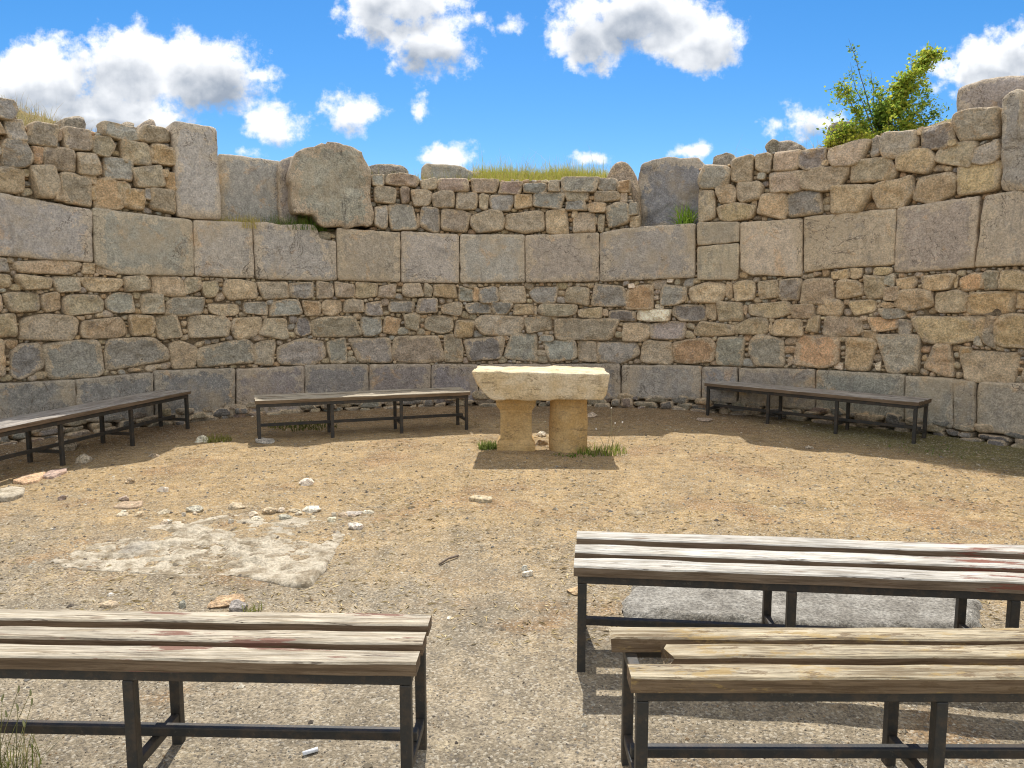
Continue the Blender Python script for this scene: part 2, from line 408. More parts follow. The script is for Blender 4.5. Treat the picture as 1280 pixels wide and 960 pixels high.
# every visible stone of the rubble: left, top, right, bottom, tone
UL = [(Z1, [(-60,150,88,262,'g'),(-40,262,28,345,'o'),(32,264,128,372,'g'),(120,282,275,392,'b'),(275,310,300,370,'t'),(295,305,435,425,'b'),(440,345,553,445,'b'),(485,288,668,368,'g'),(660,300,815,382,'b'),
 (-40,390,5,440,'g'),(8,360,150,497,'g'),(150,392,212,480,'o'),(205,400,370,520,'b'),(365,430,490,535,'b'),(490,450,635,565,'g'),(560,370,720,480,'b'),(720,388,835,495,'o'),
 (-40,480,122,615,'t'),(108,500,142,540,'t'),(140,482,282,640,'b'),(285,520,435,675,'b'),(395,530,472,580,'t'),(450,545,585,695,'o'),(560,565,625,625,'t'),(585,580,705,695,'o'),(635,480,785,595,'b'),(785,520,845,610,'o'),(778,500,812,545,'t'),(720,600,845,715,'b'),(690,595,725,655,'g'),(250,605,325,660,'t'),(410,580,465,650,'o'),(780,600,835,655,'t')])]
UM = [(Z3, [(632,260,695,320,'g'),(700,258,858,325,'p'),(865,270,945,335,'b'),(948,275,1095,345,'p'),(1100,280,1240,348,'p'),
 (645,320,750,405,'b'),(766,320,815,405,'p'),(818,335,920,415,'b'),(922,340,1028,430,'b'),(1035,347,1142,430,'b'),
 (645,405,712,522,'g'),(714,405,855,530,'g'),(845,450,865,530,'t'),(865,420,958,540,'g'),(962,430,1102,540,'b'),(1103,432,1267,545,'b')]),
 (Z5, [(92,295,210,358,'p'),(210,303,325,358,'d'),(327,288,385,347,'b'),(390,272,565,345,'g'),(568,278,660,340,'g'),(660,290,725,347,'o'),
 (-5,350,43,430,'b'),(46,358,163,437,'g'),(167,355,250,427,'o'),(255,347,407,428,'g'),(385,320,425,350,'g'),(410,338,520,390,'b'),(413,388,510,437,'d'),(523,338,668,395,'b'),(670,347,706,402,'b'),(508,395,605,447,'o'),
 (125,432,310,542,'b'),(317,428,440,550,'t'),(447,443,557,540,'b'),(440,430,470,470,'t'),(535,455,565,505,'t'),(565,440,602,538,'b'),(603,398,718,525,'g'),(712,395,755,460,'g'),(718,460,765,515,'t')])]
UR = [(Z5, [(1045,215,1200,330,'g'),(1045,340,1130,490,'b'),(1130,312,1230,405,'b')]),
 (Z7, [(48,455,145,575,'b'),(148,440,218,525,'b'),(222,420,338,517,'b'),(333,425,450,515,'d'),(420,470,462,500,'t'),(458,385,628,497,'p'),(630,370,676,460,'g'),(676,338,835,460,'g'),(838,320,985,425,'d'),(825,330,850,370,'t'),(955,380,1000,415,'t'),(985,255,1180,390,'g'),
 (70,558,180,648,'b'),(150,525,190,555,'g'),(185,515,350,608,'b'),(340,500,540,603,'b'),(515,495,545,520,'t'),(545,460,735,565,'b'),(740,425,905,540,'t'),(908,398,1070,522,'b'),(1072,385,1185,490,'g'),
 (-25,652,145,730,'t'),(130,640,155,690,'t'),(158,610,285,722,'t'),(285,597,320,615,'t'),(277,600,437,712,'d'),(440,575,640,697,'t'),(643,543,812,675,'t'),(817,523,995,653,'t'),(978,483,1180,620,'t')])]
LO = [(Z2, [(-40,85,70,155,'g'),(75,95,390,165,'t'),(390,110,460,165,'t'),(465,120,565,170,'t'),
 (-40,165,55,240,'t'),(60,165,245,240,'t'),(248,168,380,250,'b'),(382,172,588,248,'t'),(595,170,717,250,'b'),(718,175,880,270,'t'),(880,180,963,262,'b'),(965,188,1055,275,'t'),(1060,192,1230,290,'t'),
 (-40,250,12,345,'t'),(14,250,190,345,'t'),(195,243,298,345,'t'),(305,262,500,360,'b'),(510,255,660,352,'g'),(665,258,790,352,'b'),(797,268,995,362,'g'),(1000,292,1145,365,'t'),
 (-40,345,80,465,'t'),(95,358,385,495,'b'),(390,355,605,470,'t'),(615,358,738,458,'o'),(742,355,880,475,'b'),(895,362,1100,472,'b'),(1105,368,1253,475,'t'),
 (-40,480,35,650,'t'),(48,500,208,665,'d'),(212,480,490,660,'g'),(500,472,800,618,'g'),(815,483,945,615,'t'),(948,480,1217,610,'g')]),
 (Z4, [(85,82,235,168,'b'),(238,85,350,165,'g'),(353,80,448,165,'b'),(455,82,550,160,'b'),(552,85,662,162,'t'),(665,88,755,165,'b'),(775,92,875,160,'b'),(877,92,925,158,'b'),(930,95,1045,165,'o'),(1050,108,1118,180,'g'),(1118,110,1150,180,'o'),
 (18,182,145,250,'g'),(148,172,290,252,'g'),(300,165,388,248,'o'),(392,168,490,248,'t'),(497,170,598,242,'b'),(602,180,710,250,'g'),(715,178,838,235,'g'),(850,165,958,235,'g'),(965,180,1065,250,'b'),(1085,185,1207,240,'d'),
 (92,262,262,360,'b'),(265,258,340,348,'d'),(342,252,570,350,'b'),(573,255,680,350,'g'),(685,252,778,337,'o'),(790,235,875,325,'b'),(885,250,1020,335,'b'),(1022,265,1125,352,'o'),
 (68,370,188,490,'b'),(185,358,413,488,'g'),(418,358,510,478,'g'),(525,353,727,472,'g'),(735,338,970,475,'p'),(970,340,1068,472,'b'),(1085,350,1260,470,'d')]),
 (Z6, [(-10,70,88,148,'g'),(90,68,232,150,'b'),(240,72,392,152,'g'),(410,72,527,162,'b'),(535,55,700,165,'g'),(703,65,857,185,'o'),(862,55,990,160,'g'),(1000,50,1175,150,'t'),(1175,48,1215,138,'t'),(980,110,1000,150,'t'),(700,55,745,78,'w'),(890,30,930,52,'w'),
 (58,140,155,205,'g'),(160,155,258,207,'t'),(258,165,278,205,'t'),(280,150,467,212,'b'),(470,168,585,220,'t'),(585,178,617,218,'t'),(617,183,748,242,'d'),(690,140,750,185,'t'),(755,178,912,238,'w'),(840,155,885,178,'w'),(918,155,1085,235,'d'),(1085,150,1137,230,'t'),(1138,142,1262,235,'b'),
 (-25,208,212,305,'b'),(215,208,342,292,'b'),(357,220,660,325,'b'),(662,245,818,332,'t'),(820,238,1022,322,'g'),(1032,238,1225,312,'t'),
 (122,295,293,432,'g'),(285,298,355,335,'g'),(300,325,465,430,'g'),(467,332,568,430,'b'),(568,335,770,437,'g'),(772,330,925,442,'b'),(928,318,1127,445,'o'),(1133,312,1285,450,'g'),(80,300,140,330,'o')]),
 (Z8, [(57,172,150,258,'t'),(155,165,252,250,'b'),(252,160,345,255,'g'),(348,162,480,270,'b'),(463,122,550,165,'t'),(550,115,600,165,'t'),(632,110,725,148,'t'),(487,168,603,250,'t'),(607,150,700,250,'b'),(690,142,742,195,'g'),(688,197,765,258,'b'),(742,150,835,208,'t'),(838,140,990,212,'t'),(985,150,1003,210,'t'),(1003,138,1112,220,'o'),(1100,130,1175,215,'g'),(1168,125,1310,210,'t'),(1225,198,1290,222,'g'),
 (98,270,116,315,'t'),(117,252,303,328,'t'),(302,268,402,330,'b'),(408,248,525,320,'t'),(540,253,658,318,'t'),(668,262,735,288,'t'),(668,288,785,333,'g'),(737,208,910,300,'t'),(912,208,1045,305,'b'),(1047,212,1255,312,'t'),(1245,222,1310,290,'t'),
 (67,325,205,397,'t'),(205,345,220,395,'t'),(218,333,348,407,'t'),(360,320,422,392,'t'),(433,318,592,407,'b'),(617,320,760,385,'o'),(590,380,672,420,'t'),(762,330,812,402,'g'),(815,305,1122,437,'t'),(1110,320,1180,455,'g'),(1065,403,1105,455,'g'),(1165,312,1310,450,'t'),
 (127,400,290,530,'g'),(292,400,497,535,'o'),(500,410,665,547,'t'),(480,512,520,545,'w'),(655,510,682,552,'w'),(670,395,862,560,'g'),(865,435,1010,573,'t'),(1010,450,1065,500,'t'),(1015,458,1278,600,'b'),(1282,462,1420,600,'g'),(285,490,310,530,'t')])]
ASH = [[(-30,236),(114,262),(115,328),(-30,318)], [(115,259),(240,275),(243,345),(148,343),(118,331)], [(241,275),(314,278),(318,348),(243,345)],
 [(315,279),(330,277),(350,281),(390,280),(397,286),(399,298),(410,301),(420,302),(421,351),(320,349)], [(420,285),(500,290.6),(500,352.6),(422,350.5)], [(501,289),(573.5,293),(574,354),(501,353)],
 [(575,293),(656,293),(656,353),(575,353.5)], [(657,294),(749,291),(749,352),(657,353)], [(750,291),(790,284),(869,279),(869,347),(750,352)],
 [(872,278),(925,277),(925,303),(872,307)], [(872,308),(925,304),(923,350),(872,350)], [(926,278),(1004,273),(1003,346),(940,344),(926,337)],
 [(1005,271),(1121,260),(1118,331),(1040,336),(1005,341)], [(1122,259),(1225,245),(1219,335),(1118,341)], [(1232,245),(1330,228),(1330,330),(1220,334)]]
FND = [[(-30,481),(91,474),(92,524),(-30,540)], [(92,474),(189,465),(190,528),(92,526)], [(191,463),(292,460),(292,521),(192,525)], [(294,461),(379,457),(380,514),(294,522)],
 [(380,456),(460,455),(460,505),(380,508)], [(461,455),(538,455),(538,503),(461,505)], [(539,455),(598,455),(598,502),(539,503)], [(599,455),(690,455),(690,500),(599,501)], [(691,455),(776,454),(776,498),(691,500)],
 [(778,456),(878,457),(878,500),(778,497)], [(879,458),(923,459),(923,503),(879,500)], [(925,460),(1021,461),(1021,512),(925,505)], [(1022,462),(1134,468),(1134,525),(1022,514)],
 [(1135,469),(1196,473),(1196,535),(1135,530)], [(1197,473),(1224,476),(1223,537),(1197,535)], [(1226,477),(1320,480),(1320,545),(1224,540)]]

# ------------------------------------------------------------------ the apse wall
UMIN, UMAX = uv(-20, 400)[0], uv(1300, 400)[0]
UL0, UR0 = UMIN-2.6, UMAX+2.6            # the wall goes on past both sides of the frame
wall = empty('masonry_wall', (CX, CY+R, 0))
tag(wall, 'tall curved apse wall of grey ashlar blocks and rubble masonry closing the earthen court', 'wall')
placed = []                              # outlines, to find the gaps that small chinking stones fill
sd = [0]
def put_stones(mb, groups, base, bulge, zofs=0):
    for zf, lst in groups:
        for (a, b, c, d, t) in lst:
            sd[0] += 1
            xm, ym = (a+c)/2, (b+d)/2
            u0, u1 = uv(*zf(a, ym))[0], uv(*zf(c, ym))[0]
            z1, z0 = uv(*zf(xm, b))[1], uv(*zf(xm, d))[1]
            hw, hz = (u1-u0)/2, (z1-z0)/2
            small = min(hw, hz) < .06
            p = rng.choice([4., 5., 7., 9., 12.]) if not small else 2.6
            o = super_outline((u0+u1)/2, (z0+z1)/2, hw*1.085, hz*1.085, p, 36 if not small else 20, .045 if not small else .1,
                              rng.normal(0, .035), rng.normal(0, .05), sd[0])
            placed.append(o)
            bl = bulge*rng.uniform(.7, 1.35)*min(1, min(hw, hz)/.1)
            stone(mb, o, base+rng.normal(0, .008), bl, rng.choice([10, 18, 30]), .16, .03 if not small else .008, sd[0], np.array(TONE[t])*(1+np.clip((u0+u1)/2-1, 0, 6)/6*np.array((.20, .11, -.03))), tilt=rng.normal(0, .03, 2) if not small else (0, 0))  # tones brighten and warm towards the right: stronger light painted into the colour
def fill_rows(mb, u0, u1, rows, base, bulge, wmin, wmax):
    for (z0, z1) in rows:
        u = u0
        while u < u1-.05:
            w = min(rng.uniform(wmin, wmax), u1-u)
            sd[0] += 1
            o = super_outline(u+w/2, (z0+z1)/2, w*.5, (z1-z0)*.52, rng.choice([3.2, 4.5, 6.5]), 30, .06, rng.normal(0, .03), rng.normal(0, .05), sd[0])
            placed.append(o)
            stone(mb, o, base, bulge*rng.uniform(.7, 1.3), 5, .16, .015, sd[0], rng.choice(list('gbbttdo')))
            u += w
def zrow(x, y): return uv(x, y)[1]
lo = MB(); put_stones(lo, LO, .0, .045)
uls, ums, urs = MB(), MB(), MB()
put_stones(uls, UL, -.02, .065); put_stones(ums, UM, -.02, .06); put_stones(urs, UR, -.02, .065)
for (a, b, z0, z1) in ((UL0, UMIN-.03, .70, 2.12), (UMAX+.03, UR0, .68, 2.02)):
    hs = np.cumsum([0, .34, .31, .27, .26, .24]); hs = hs/hs[-1]*(z1-z0)+z0
    fill_rows(lo, a, b, list(zip(hs[:-1], hs[1:])), -.005, .065, .22, .62)
hs = np.linspace(2.86, 3.98, 5); fill_rows(uls, UL0, UMIN-.05, list(zip(hs[:-1], hs[1:])), -.02, .065, .25, .5)
u_r = uv(1306, 300)[0]; fill_rows(urs, u_r, UR0, list(zip(hs[:-1], hs[1:])), -.02, .065, .25, .5)
lo.build('rubble_masonry', M['rubble'], wall)
uls.build('upper_rubble', M['rubble'], wall); ums.build('upper_rubble', M['rubble'], wall); urs.build('upper_rubble', M['rubble'], wall)

ash_tones = [tuple(np.array(t)*np.array((1.22, 1.18, 1.10))) for t in [(.245, .232, .218), (.275, .26, .24), (.26, .24, .22), (.235, .228, .22), (.285, .255, .22), (.29, .27, .245), (.27, .255, .235), (.30, .265, .22), (.26, .245, .228), (.25, .228, .20), (.275, .245, .205), (.295, .265, .22), (.31, .27, .215), (.28, .26, .235), (.30, .27, .235)]]
BR = np.array([1., .994, .985, .965, .9, .8, .65, .45, .22])
def blocks(lst, name, mat, tones, base, bulge):
    for i, q in enumerate(lst):
        P = [uv(*p) for p in q]
        o = poly_outline(P, .035, 1, .006, 300+i); c = o.mean(0); o = c+(o-c)*1.006
        placed.append(o)
        mb = MB(); stone(mb, o, base+rng.normal(0, .008), bulge, 40, .4, .013, 500+i*7, np.array(tones[i % len(tones)])*(1+np.clip(c[0]-1, 0, 6)/6*np.array((.16, .09, -.02))), rings=BR, freq=3.2)  # same rightward brightening, the light on that side put into the tone
        mb.build(name, mat, wall)
blocks(ASH, 'ashlar_block', M['ashlar'], ash_tones, .01, .035)
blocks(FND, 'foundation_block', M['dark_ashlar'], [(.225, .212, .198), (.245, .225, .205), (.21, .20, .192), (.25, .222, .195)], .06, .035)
for (ua, ub) in ((UL0, uv(-31, 400)[0]), (uv(1331, 400)[0], UR0)):   # more blocks past the frame
    u = ua
    while u < ub-.2:
        w = min(rng.uniform(.9, 1.3), ub-u)
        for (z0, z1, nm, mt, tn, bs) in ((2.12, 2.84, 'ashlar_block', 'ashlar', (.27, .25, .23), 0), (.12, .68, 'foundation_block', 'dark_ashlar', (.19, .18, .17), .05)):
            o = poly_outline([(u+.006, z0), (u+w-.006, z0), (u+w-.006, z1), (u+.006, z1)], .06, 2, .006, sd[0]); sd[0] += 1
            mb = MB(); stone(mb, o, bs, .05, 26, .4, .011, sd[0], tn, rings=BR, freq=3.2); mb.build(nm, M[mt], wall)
        u += w

# small chinking stones in whatever gaps are left
def inside(P, X, Z):
    r = np.zeros(X.shape, bool); n = len(P); j = n-1
    for i in range(n):
        xi, zi = P[i]; xj, zj = P[j]
        if abs(zj-zi) > 1e-9:
            r ^= ((zi > Z) != (zj > Z)) & (X < (xj-xi)*(Z-zi)/(zj-zi)+xi)
        j = i
    return r
topline = [(-40,118),(22,121),(26,150),(60,152),(125,160),(132,155),(212,160),(213,274),(280,281),(340,283),(400,285),(463,286),(464,217),(560,221),(700,220),(762,226),(788,228),(789,286),(871,281),(872,207),(912,201),(960,186),(1010,184),(1060,175),(1110,160),(1150,155),(1192,150),(1194,135),(1248,133),(1249,240),(1300,228)]
tl = np.array([(uv(x, y)) for x, y in topline])
tl = np.vstack([[UL0-1, 3.98], tl, [u_r+.02, tl[-1, 1]], [u_r+.04, 3.98], [UR0+1, 3.98]])
def topz(u): return np.interp(u, tl[:, 0], tl[:, 1])
g = .011
uu = np.arange(UMIN-.3, UMAX+.3, g); zz = np.arange(.5, 4.1, g)
cov = np.zeros((len(zz), len(uu)), bool)
for o in placed:
    a, b = o.min(0), o.max(0)
    i0, i1 = np.searchsorted(uu, a[0]), np.searchsorted(uu, b[0]); k0, k1 = np.searchsorted(zz, a[1]), np.searchsorted(zz, b[1])
    if i1 <= i0 or k1 <= k0: continue
    X, Z = np.meshgrid(uu[i0:i1], zz[k0:k1]); cov[k0:k1, i0:i1] |= inside(o, X, Z)
tz = topz(uu)-.03
cov |= zz[:, None] > tz[None]
dist = np.zeros(cov.shape, int); cur = ~cov
for k in range(14):
    dist += cur
    c2 = cur.copy(); c2[1:] &= cur[:-1]; c2[:-1] &= cur[1:]; c2[:, 1:] &= cur[:, :-1]; c2[:, :-1] &= cur[:, 1:]
    cur = c2
ks, is_ = np.nonzero(dist >= 2)
order = np.argsort(-(dist[ks, is_] + rng.uniform(0, .9, len(ks))))
chips = []; ch = MB(); taken = np.zeros(cov.shape, bool)
for q in order:
    k, i = ks[q], is_[q]
    if taken[k, i]: continue
    d = dist[k, i]*g
    taken[max(0, k-dist[k, i]-1):k+dist[k, i]+2, max(0, i-dist[k, i]-2):i+dist[k, i]+3] = True
    sd[0] += 1
    o = super_outline(uu[i], zz[k], d*rng.uniform(1., 1.6), d*rng.uniform(.75, 1.05), rng.choice([2.4, 3, 4]), 12, .16, rng.normal(0, .1), 0, sd[0])
    low = zz[k] < 2.2
    stone(ch, o, (-.03 if low else -.085)+rng.normal(0, .006), min(.035, d*1.0), 3, .05, .004, sd[0], rng.choice(list('tttbobtg' if low else 'tbgo')), rings=np.array([1, .93, .75, .42]))
    chips.append(1)
    if len(chips) > 1100: break
ch.build('chinking', M['rubble'], wall)
print('chips', len(chips))

# the core that carries the stones (earth mortar shows in the joints)
def core_strip(mb, u0, u1, z0, z1, out, rough, du=.05, dz=.05):
    us = np.linspace(u0, u1, max(2, int((u1-u0)/du))); zs = np.linspace(z0, z1, max(2, int((z1-z0)/dz)))
    U, Z = np.meshgrid(us, zs)
    O = out + rough*fbm(np.stack((U*6, Z*6, 0*U+3), -1), 5, 3)
    V = wp(U.ravel(), Z.ravel(), O.ravel()); w = len(us)
    mb.add(V, [(r*w+c, r*w+c+1, (r+1)*w+c+1, (r+1)*w+c) for r in range(len(zs)-1) for c in range(w-1)])
core = MB()
core_strip(core, UL0, UR0, -.1, 2.25, -.04, .024)
us = np.concatenate([np.linspace(UL0, UR0, 420), tl[1:-1, 0]-1e-3, tl[1:-1, 0]+1e-3]); us = np.unique(np.clip(us, UL0, UR0))
T = np.maximum(topz(us)-.05, 2.3)
nz_ = 26
rows = []
for k in range(nz_+1):
    Z = 2.2+(T-2.2)*k/nz_
    rows.append(wp(us, Z, -.095+.025*fbm(np.stack((us*6, Z*6, 0*us), -1), 8, 3)))
for o_ in (-.3, -.6, -1.05): rows.append(wp(us, T+.03*fbm(np.stack((us*4, us*0+o_*5, us*0), -1), 4, 3), o_))
rows.append(wp(us, 0*us-.1, -1.06))
V = np.concatenate(rows); w = len(us)
core.add(V, [(r*w+c, r*w+c+1, (r+1)*w+c+1, (r+1)*w+c) for r in range(len(rows)-1) for c in range(w-1)])
for uE in (UL0, UR0):                         # end faces
    zt = float(topz(uE))-.1
    core.add(np.concatenate([wp([uE]*4, [-.1, -.1, zt, zt], [-.02, -1.06, -1.06, -.1])]), [(0, 1, 2, 3)])
core.build('core', M['mortar'], wall)

# rough footing under the foundation course
ft = MB()
for rep in range(3):
    u = UL0
    while u < UR0:
        w = rng.uniform(.12, .42); h = rng.uniform(.035, .085)
        zc = .02+rep*.075+rng.uniform(0, .03); sd[0] += 1
        o = super_outline(u+w/2, zc, w*.5, h, rng.choice([2.5, 3.5, 5]), 20, .14, rng.normal(0, .08), rng.normal(0, .1), sd[0])
        stone(ft, o, .08-rep*.02+rng.uniform(-.03, .05), rng.uniform(.05, .10), 6, .16, .03, sd[0], np.array(TONE[rng.choice(list('bbdgtp'))])*.62, rings=np.array([1, .97, .9, .75, .5, .25]))
        u += w*rng.uniform(.8, 1.15)
ft.build('rubble_footing', M['rubble'], wall)

# ------------------------------------------------------------------ standing stones and blocks on the wall (each could be lifted off)
def upright(name, px, setback, thick, label, cat, tn, mat='ashlar', bulge=.05, e=14, rough=.02, seed=0, rnd=1, freq=4., jag=.012, foot=None):
    P = [uv(x, y, R+setback) for x, y in px]
    o = poly_outline(P, .05, rnd, jag, seed)
    c = o.mean(0)
    root = wp(c[0], o[:, 1].min(), -setback)
    mb = MB(); stone(mb, o, 0, bulge, e, thick, rough, seed, tn, rr=R+setback, closed=True, rings=BR if e > 10 else RINGS, freq=freq)
    ob = mb.build(name, M[mat], None, origin=root)
    return tag(ob, label, cat)
upright('upright_slab', [(213,153),(222,151),(271,159),(273,200),(277,275),(250,274),(222,271),(218,215)], -.03, .5, 'tall narrow upright block with pale left margin standing in the left part of the wall top', 'stone block', (.32, .295, .255), seed=11, jag=.008)
upright('flat_slab', [(272,191),(352,201),(354,288),(274,284)], .42, .22, 'smooth grey slab set back in the wall gap between the upright block and the boulder', 'stone slab', (.27, .255, .235), seed=23, jag=.005, rough=.008)
upright('narrow_block', [(347,202),(372,193),(372,284),(349,284)], .30, .4, 'narrow broken block squeezed between the smooth grey slab and the boulder', 'stone block', (.31, .27, .23), seed=29, rough=.03)
upright('boulder', [(363,206),(371,191),(401,178),(430,180),(452,188),(454,197),(463,210),(467,275),(461,284),(450,282),(440,285),(400,285),(392,268),(366,266)], -.07, .75, 'big round topped boulder with black streaks standing on the ashlar course', 'boulder', (.335, .30, .255), 'streaked', .05, 30, .085, 37, 1, 3., .022)
upright('rough_boulder', [(757,222),(768,204),(778,200),(786,203),(794,222),(800,240),(800,292),(770,290),(760,262)], .35, .5, 'small brown pitted boulder beside the notch at the grassy end of the middle wall top', 'boulder', (.30, .225, .17), 'rock', .09, 3.5, .05, 41, 2)
upright('dark_boulder', [(797,222),(801,204),(815,200),(835,195),(850,198),(872,196),(886,208),(892,222),(892,292),(797,292)], .55, .55, 'large dark grey boulder with reddish cap filling the notch in the wall', 'boulder', (.20, .195, .19), 'ashlar', .06, 16, .06, 47, 1)
upright('distant_block', [(527,206),(535,204),(562,205),(575,207),(590,214),(604,216),(604,240),(527,240)], 1.5, .5, 'low grey block in the grass on the middle wall top', 'stone block', (.24, .225, .205), 'ashlar', .06, 10, .03, 53)
upright('flat_rock', [(458,209),(470,204),(490,205),(505,208),(512,214),(512,235),(456,235)], 1.3, .5, 'flat rock on the wall top right behind the round topped boulder', 'rock', (.25, .215, .18), 'rock', .06, 5, .04, 59)
upright('end_block', [(1197,113),(1202,109),(1235,99),(1262,94),(1300,93),(1300,150),(1199,148),(1196,130)], .42, .5, 'reddish grey block lying on top at the right end of the wall', 'stone block', (.30, .262, .225), 'ashlar', .05, 20, .05, 61)
upright('end_pillar', [(1249,122),(1262,112),(1276,108),(1277,160),(1300,160),(1300,240),(1249,239),(1251,200),(1254,170)], -.06, .5, 'weathered upright pillar with broken top at the right end of the wall', 'stone pillar', (.32, .28, .24), 'ashlar', .05, 20, .06, 67)
upright('hidden_rock', [(1032,160),(1040,154),(1052,150),(1068,151),(1068,185),(1032,185)], 1.4, .5, 'dark round rock peeping out behind the left of the shrub', 'rock', (.19, .175, .155), 'rock', .08, 3.5, .05, 71)
for (x, y, w_, h_, lb) in ((92, 151, 15, 7, 'broad flat rock on the dry soil of the left wall top'), (160, 155, 8, 4, 'small pale rock on the left wall top nearer the upright block'), (186, 155, 10, 5, 'dark knobby rock on the left wall top against the upright block'),
                           (905, 196, 14, 6, 'rough grey rock lying on the right wall top next to the notch'), (968, 178, 10, 4, 'low brown rock in the dry grass of the right wall top'), (985, 180, 18, 6, 'flat rock in dry grass left of the shrub on the right wall top')):
    upright('rock', [(x-w_, y+34), (x-w_, y), (x-w_*.4, y-h_), (x+w_*.5, y-h_*.9), (x+w_, y), (x+w_, y+34)], .62, .35, lb, 'rock', (.28, .24, .19), 'rock', .08, 3, .05, int(x), 2, 6, .02)

# ------------------------------------------------------------------ ground, bank behind the wall
def axis(a, b, step, far):
    mid = list(np.arange(a, b+1e-6, step)); lo_, hi_ = [], []
    s = step*2; v = a
    while v > -far: v -= s; lo_.append(v); s *= 1.45
    s = step*2; v = b
    while v < far: v += s; hi_.append(v); s *= 1.45
    return np.array(lo_[::-1]+mid+hi_)
def gz(x, y):
    x = np.asarray(x, float); y = np.asarray(y, float)
    n = .022*fbm(np.stack((x*.9, y*.9, 0*x), -1), 2, 3) + .010*fbm(np.stack((x*5, y*5, 0*x), -1), 3, 3)
    d = np.hypot(x-CX, y-CY)
    fade = np.clip((13-np.hypot(x, y-5))/3, 0, 1)
    return (n + .05*np.clip((d-5.6)/1.0, 0, 1)*(y > 4))*fade
gx, gy = axis(-7.2, 7.2, .045, 600), axis(.6, 12.2, .045, 600)
X, Y = np.meshgrid(gx, gy); Zg = gz(X, Y)
w = len(gx)
V = np.stack((X.ravel(), Y.ravel(), Zg.ravel()), 1)
Vi = np.arange(len(V)).reshape(len(gy), w)
Fg = np.stack((Vi[:-1, :-1].ravel(), Vi[:-1, 1:].ravel(), Vi[1:, 1:].ravel(), Vi[1:, :-1].ravel()), 1)
gm = MB(); gm.v.append(V); gm.f = Fg.tolist(); gm.c.append(np.full((len(V), 3), .4)); gm.e.append(np.zeros(len(V))); gm.n = len(V)
tag(gm.build('ground', M['ground']), kind='structure')

bank_px = [(-40,150),(30,152),(125,162),(212,175),(275,215),(350,222),(465,222),(600,226),(760,228),(800,234),(872,216),(912,208),(1010,190),(1060,182),(1110,168),(1195,142),(1280,140)]
bk = np.array([uv(x, y, R+.75) for x, y in bank_px])
rise_px = [(-40,.50),(60,.52),(150,.22),(275,-.1),(440,.10),(520,.15),(600,.30),(700,.36),(755,.22),(800,-.3),(900,.16),(1010,.22),(1110,.28),(1280,.1)]
rs = np.array([(uv(x, 300)[0], r) for x, r in rise_px])
def bank_z(u, s):
    """height of the earth bank s metres behind the inner wall face"""
    z0 = np.interp(u, bk[:, 0], bk[:, 1])-.07; r = np.interp(u, rs[:, 0], rs[:, 1])
    t = np.clip((s-.75)/1.0, 0, 1); t = t*t*(3-2*t)
    fall = np.clip((s-2.6)/9, 0, 1)
    return (z0 + r*t + .05*fbm(np.stack((u*2.2, s*2.2, 0*u), -1), 12, 3))*(1-fall**.8) - .3*fall
bs = np.concatenate([np.linspace(.62, 2.6, 22), np.linspace(2.9, 12, 14)]); bu = np.linspace(UL0, UR0, 300)
U, Q = np.meshgrid(bu, bs); bm = MB()
Zb = bank_z(U, Q)
low = np.maximum(topz(U)-.16, 0)                                  # stay under the ledge of the gaps near the face
gapf = np.clip((bank_z(U, 0*U+.75)-topz(U))/.3, 0, 1)             # 1 in the gaps
inner = np.clip((1.0-Q)/.3, 0, 1)*gapf
Zb = Zb*(1-inner) + low*inner
V = wp(U.ravel(), Zb.ravel(), -Q.ravel()); w = len(bu)
bm.add(V, [(r*w+c, r*w+c+1, (r+1)*w+c+1, (r+1)*w+c) for r in range(len(bs)-1) for c in range(w-1)])
tag(bm.build('earth_bank', M['bank']), kind='structure')

# ------------------------------------------------------------------ loose stones on the ground
def rock_mesh(rx, ry, rz, seed, n=16, m=10, flat=.35, rough=.38):
    th = np.linspace(0, 2*np.pi, n, endpoint=False); ph = np.linspace(.12, np.pi-.12, m)
    T_, P_ = np.meshgrid(th, ph)
    d = np.stack((np.sin(P_)*np.cos(T_), np.sin(P_)*np.sin(T_), np.cos(P_)), -1).reshape(-1, 3)
    d = np.vstack([[0, 0, 1], d, [0, 0, -1]])
    k = 1 + rough*fbm(d*1.5+seed*3.7, seed % 77, 3)*1.6 - .18*np.abs(vnoise(d*2.6+seed, seed % 71))
    d = d*k[:, None]
    g_ = np.random.default_rng(seed)                      # a few cleavage planes
    for _ in range(9):
        nv = g_.normal(0, 1, 3); nv /= np.linalg.norm(nv); lim = g_.uniform(.5, .8); e_ = np.maximum(d@nv-lim, 0); d = d-e_[:, None]*nv*.92
    d[:, 2] = np.clip(d[:, 2], -.6, flat+.5)
    Fc = [(0, 1+i, 1+(i+1) % n) for i in range(n)]
    for r in range(m-1):
        for i in range(n): Fc.append((1+r*n+i, 1+(r+1)*n+i, 1+(r+1)*n+(i+1) % n, 1+r*n+(i+1) % n))
    L = len(d)-1
    Fc += [(L, 1+(m-1)*n+(i+1) % n, 1+(m-1)*n+i) for i in range(n)]
    return d*np.array((rx, ry, rz)), Fc
def rock(x, y, wpx, ratio, hz, label, tn='t', cat='rock', name='rock', mat='rock', rz=0., deep=1.):
    p = gnd(x, y); Yd = p[1]; rx = wpx/F*Yd/2
    V, Fc = rock_mesh(rx, rx*deep, hz, int(x*7+y), flat=ratio)
    c, s = math.cos(rz), math.sin(rz)
    V = np.stack((V[:, 0]*c-V[:, 1]*s, V[:, 0]*s+V[:, 1]*c, V[:, 2]), 1)
    mb = MB(); z = float(gz(p[0], p[1]))
    mb.add(V+np.array((p[0], p[1], z+hz*.15)), Fc, tone(tn), np.full(len(V), .2))
    return tag(mb.build(name, M[mat], origin=(p[0], p[1], z), smooth=False), label, cat)
